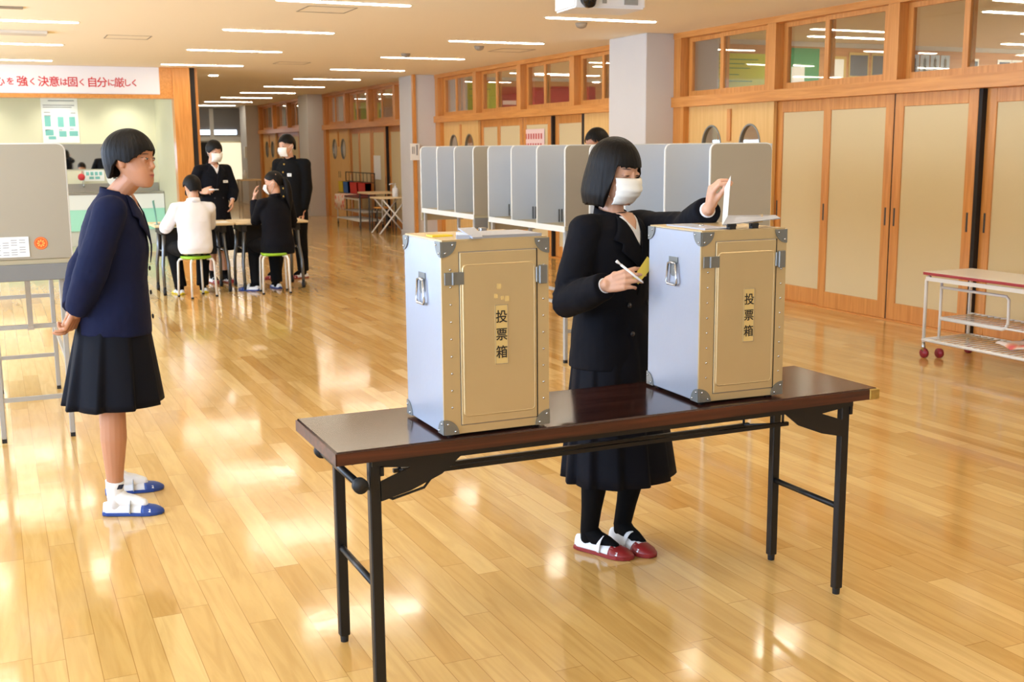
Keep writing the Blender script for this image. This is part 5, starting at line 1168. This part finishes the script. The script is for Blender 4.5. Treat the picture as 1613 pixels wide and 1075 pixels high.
# --- standing student with pen behind the desks
f_ = (.25, -.97, 0); x, y = 2.25, 12.98
P, h, *_ = simple(root=(x, y), label='masked student in a dark double breasted uniform, standing behind the desks with a pen', s=1.0, head=((2.268, 12.93, 1.466), (.35, -.93, -.22), .97), neck=(x, y, 1.315), pelvis=(x, y, .83),
    sh=((x-.16, y-.04, 1.255), (x+.155, y+.045, 1.255)), el=((1.985, 12.96, 1.02), (2.465, 12.98, 1.02)), wr=((2.085, 12.76, 1.030), (2.425, 12.86, .92)),
    hands=(((.7, -.6, .1), (.6, .6, -.3), dict(curl=(.6, .7, .8, .9))), ((-.1, -.35, -.9), (-.9, .2, 0), dict(curl=(.4, .45, .5, .5)))),
    hip=((x-.08, y, .80), (x+.08, y, .80)), knee=((x-.06, y-.02, .45), (x+.07, y-.02, .45)), ankle=((2.19, 12.99, .08), (2.32, 12.99, .08)), feet=(((2.17, 13.03, 0), (2.22, 12.80, 0)), ((2.31, 13.03, 0), (2.40, 12.81, 0))), sole='redr', sock='tights', darksock=True,
    bf=f_, down=True, mask=True, torso=std_torso(x, y, f_, .71, 1.32), sleeve=(.066, .062, .046), topm='navy', collar='navy', lapels=True, badge=[(-.09, 1.13, .055, .028)], buttons=[(-.05, .95, 'button', .01), (.05, .95, 'button', .01)],
    skirt=((((x, y, .95), .14, .12, f_), ((x+.02, y, .37), .205, .18, f_)), dict(pleats=12, amp=.014)))
hair_cap(h, P, lambda a: short(a, .040, -.02, -.07), .014, None, spike=.004, n=96, m=20)
MB().ell(h(0, -.115, .03), (.035, .035, .035)).build('hair_bun', 'hair', P, True)
pn = empty('pen', (2.2, 12.7, 1.045), 'white pen in the hand of the student standing behind the desks', 'pen')
MB().tube([(2.145, 12.69, 1.05), (2.245, 12.66, 1.05)], [.006, .005], 8).build('barrel', 'penw', pn, True)
# --- standing boy in a high collar uniform
f_ = (-.80, -.60, 0); x, y = 3.13, 12.98
P, h, *_ = simple(root=(x, y), label='tall masked boy in a black high collar uniform with metal buttons, standing by the desks', s=1.04, head=((3.075, 12.93, 1.515), (-.88, -.45, -.12), 1.0), neck=(3.115, 12.97, 1.365), pelvis=(x, y, .88),
    sh=((x-.12, y+.13, 1.305), (x+.13, y-.12, 1.305)), el=((x-.14, y+.17, 1.03), (3.27, 12.87, 1.03)), wr=((x-.16, y+.10, .80), (3.225, 12.86, .78)),
    hands=(((-.2, -.2, -.95), (.7, .3, 0), dict(curl=(.4, .45, .5, .5))), ((-.1, -.1, -.98), (-.8, .5, 0), dict(curl=(.4, .5, .6, .6)))),
    hip=((x-.06, y+.06, .86), (x+.06, y-.06, .86)), knee=((2.98, 13.04, .47), (3.20, 12.96, .47)), ankle=((2.93, 13.08, .09), (3.22, 12.96, .09)), feet=(((2.97, 13.10, 0), (2.79, 12.99, 0)), ((3.27, 12.97, 0), (3.05, 12.90, 0))), sole='redr', sock='tights', darksock=True,
    bf=f_, mask=True, torso=std_torso(x-.01, y, f_, .72, 1.37, 1.08), sleeve=(.072, .068, .050), topm='blackcloth', collar='blackcloth', trousers='blackcloth', badge=[(-.085, 1.19, .06, .035)], buttons=[(0, z, 'goldb', .011) for z in (1.31, 1.22, 1.13, 1.04, .95)])
hair_cap(h, P, lambda a: short(a, .055, .022, -.045), .016, None, spike=.010, n=110, m=20, top=.006)
# --- seated boy in a white shirt, from behind
f_ = (-.12, .99, 0); x, y = 1.83, 11.82
P, h, *_ = simple(root=(x, y), label='student in a white shirt sitting at the desk with the back to us', s=1.0, head=((1.845, 11.90, 1.105), (-.25, .93, -.38), .98), neck=(1.84, 11.84, .965), pelvis=(x, y, .52),
    sh=((2.00, 11.86, .895), (1.66, 11.83, .895)), el=((2.03, 12.02, .715), (1.565, 11.93, .700)), wr=((1.95, 12.20, .765), (1.68, 12.15, .765)),
    hands=(((-.4, .9, 0), (0, 0, -1), dict(curl=(.5, .5, .5, .5))), ((.5, .8, 0), (0, 0, -1), dict(curl=(.5, .5, .5, .5)))),
    hip=((1.91, 11.82, .50), (1.75, 11.82, .50)), knee=((1.97, 12.20, .47), (1.66, 12.14, .47)), ankle=((1.93, 12.10, .09), (1.70, 12.06, .09)), feet=(((1.95, 12.05, 0), (1.97, 12.28, 0)), ((1.71, 12.02, 0), (1.66, 12.25, 0))), sole='yelr', sock='tights', darksock=True,
    bf=f_, top='shirt', topm='shirt', collar='shirt', trousers='blackcloth', da=.014, ds=.12,
    torso=[((1.83, 11.79, .445), .150, .120, f_), ((1.83, 11.79, .50), .170, .140, f_), ((1.83, 11.79, .56), .170, .135, f_), ((1.83, 11.80, .66), .165, .125, f_), ((1.83, 11.81, .76), .170, .125, f_), ((1.83, 11.83, .86), .172, .115, f_), ((1.835, 11.84, .92), .140, .092, f_), ((1.84, 11.845, .955), .085, .07, f_), ((1.84, 11.85, .985), .055, .05, f_)], sleeve=(.066, .060, .040))
hair_cap(h, P, lambda a: short(a, .055, .012, -.070), .016, None, spike=.006, n=110, m=20)
# --- seated girl with a ponytail
f_ = (-.35, .94, 0); x, y = 2.66, 11.83
P, h, *_ = simple(root=(x, y), label='masked student with a long ponytail sitting at the desk with the back to us', s=.98, head=((2.665, 11.86, 1.135), (-.88, .42, -.15), .97), neck=(2.675, 11.86, .985), pelvis=(x, y, .52),
    sh=((2.82, 11.90, .915), (2.52, 11.80, .915)), el=((2.88, 12.00, .71), (2.50, 11.98, .73)), wr=((2.74, 12.15, .77), (2.50, 12.06, .965)),
    hands=(((-.6, .8, 0), (0, 0, -1), dict(curl=(.5, .5, .5, .5))), ((.1, 0, 1), (.9, -.1, 0), dict(curl=(.3, .35, .4, .45)))),
    hip=((2.73, 11.84, .50), (2.59, 11.81, .50)), knee=((2.72, 12.20, .46), (2.49, 12.12, .46)), ankle=((2.71, 12.10, .08), (2.48, 12.02, .08)), feet=(((2.73, 12.04, 0), (2.70, 12.27, 0)), ((2.49, 11.97, 0), (2.34, 12.10, 0))), sole='bluer', sock='tights', darksock=True,
    bf=f_, topm='navy', collar='navy', mask=True, trousers='blackcloth',
    torso=[((2.67, 11.80, .40), .175, .150, f_), ((2.67, 11.80, .50), .180, .150, f_), ((2.67, 11.81, .62), .160, .128, f_), ((2.67, 11.82, .74), .160, .125, f_), ((2.67, 11.84, .86), .168, .115, f_), ((2.67, 11.85, .92), .145, .095, f_), ((2.672, 11.855, .965), .095, .072, f_), ((2.675, 11.86, .995), .058, .052, f_)], sleeve=(.066, .062, .046))
hair_cap(h, P, lambda a: short(a, .065, .025, -.045), .013, None, spike=.002, n=96, m=20)
MB().tube([h(0, -.095, .03), h(0, -.125, .02), h(.0, -.140, -.03), h(.02, -.135, -.12), h(.03, -.125, -.22), h(.03, -.12, -.31)], [.020, .028, .036, .040, .036, .012], 14, dome=True).build('ponytail', 'hair', P, True)
# --- boy behind the booths
f_ = (-.75, -.55, 0); x, y = 4.27, 7.74
P, h, *_ = simple(root=(x, y), label='black haired boy mostly hidden behind the silver booths, only the head showing', s=1.04, head=((4.215, 7.70, 1.488), (-.85, -.25, -.40), 1.0), neck=(x, y, 1.345), pelvis=(x, y, .88),
    sh=((x-.10, y+.14, 1.275), (x+.10, y-.14, 1.275)), el=((x-.14, y+.18, 1.00), (x+.12, y-.18, 1.00)), wr=((x-.07, y+.13, .80), (x+.08, y-.14, .80)),
    hands=(((-.2, -.2, -.95), (.7, .3, 0), dict()), ((-.1, -.1, -.98), (-.8, .5, 0), dict())),
    hip=((x-.05, y+.07, .86), (x+.05, y-.07, .86)), knee=((x-.07, y+.08, .47), (x+.02, y-.08, .47)), ankle=((x-.05, y+.09, .09), (x+.05, y-.09, .09)), feet=(((x, y+.10, 0), (x-.2, y+.02, 0)), ((x+.1, y-.08, 0), (x-.1, y-.17, 0))), sole='redr', sock='tights', darksock=True,
    bf=f_, topm='blackcloth', collar='blackcloth', trousers='blackcloth', skin='skin2', torso=std_torso(x, y, f_, .70, 1.34, 1.08), sleeve=(.072, .068, .050))
hair_cap(h, P, lambda a: short(a, .080, .030, -.05), .013, None, spike=.012, n=110, m=20, top=.006)
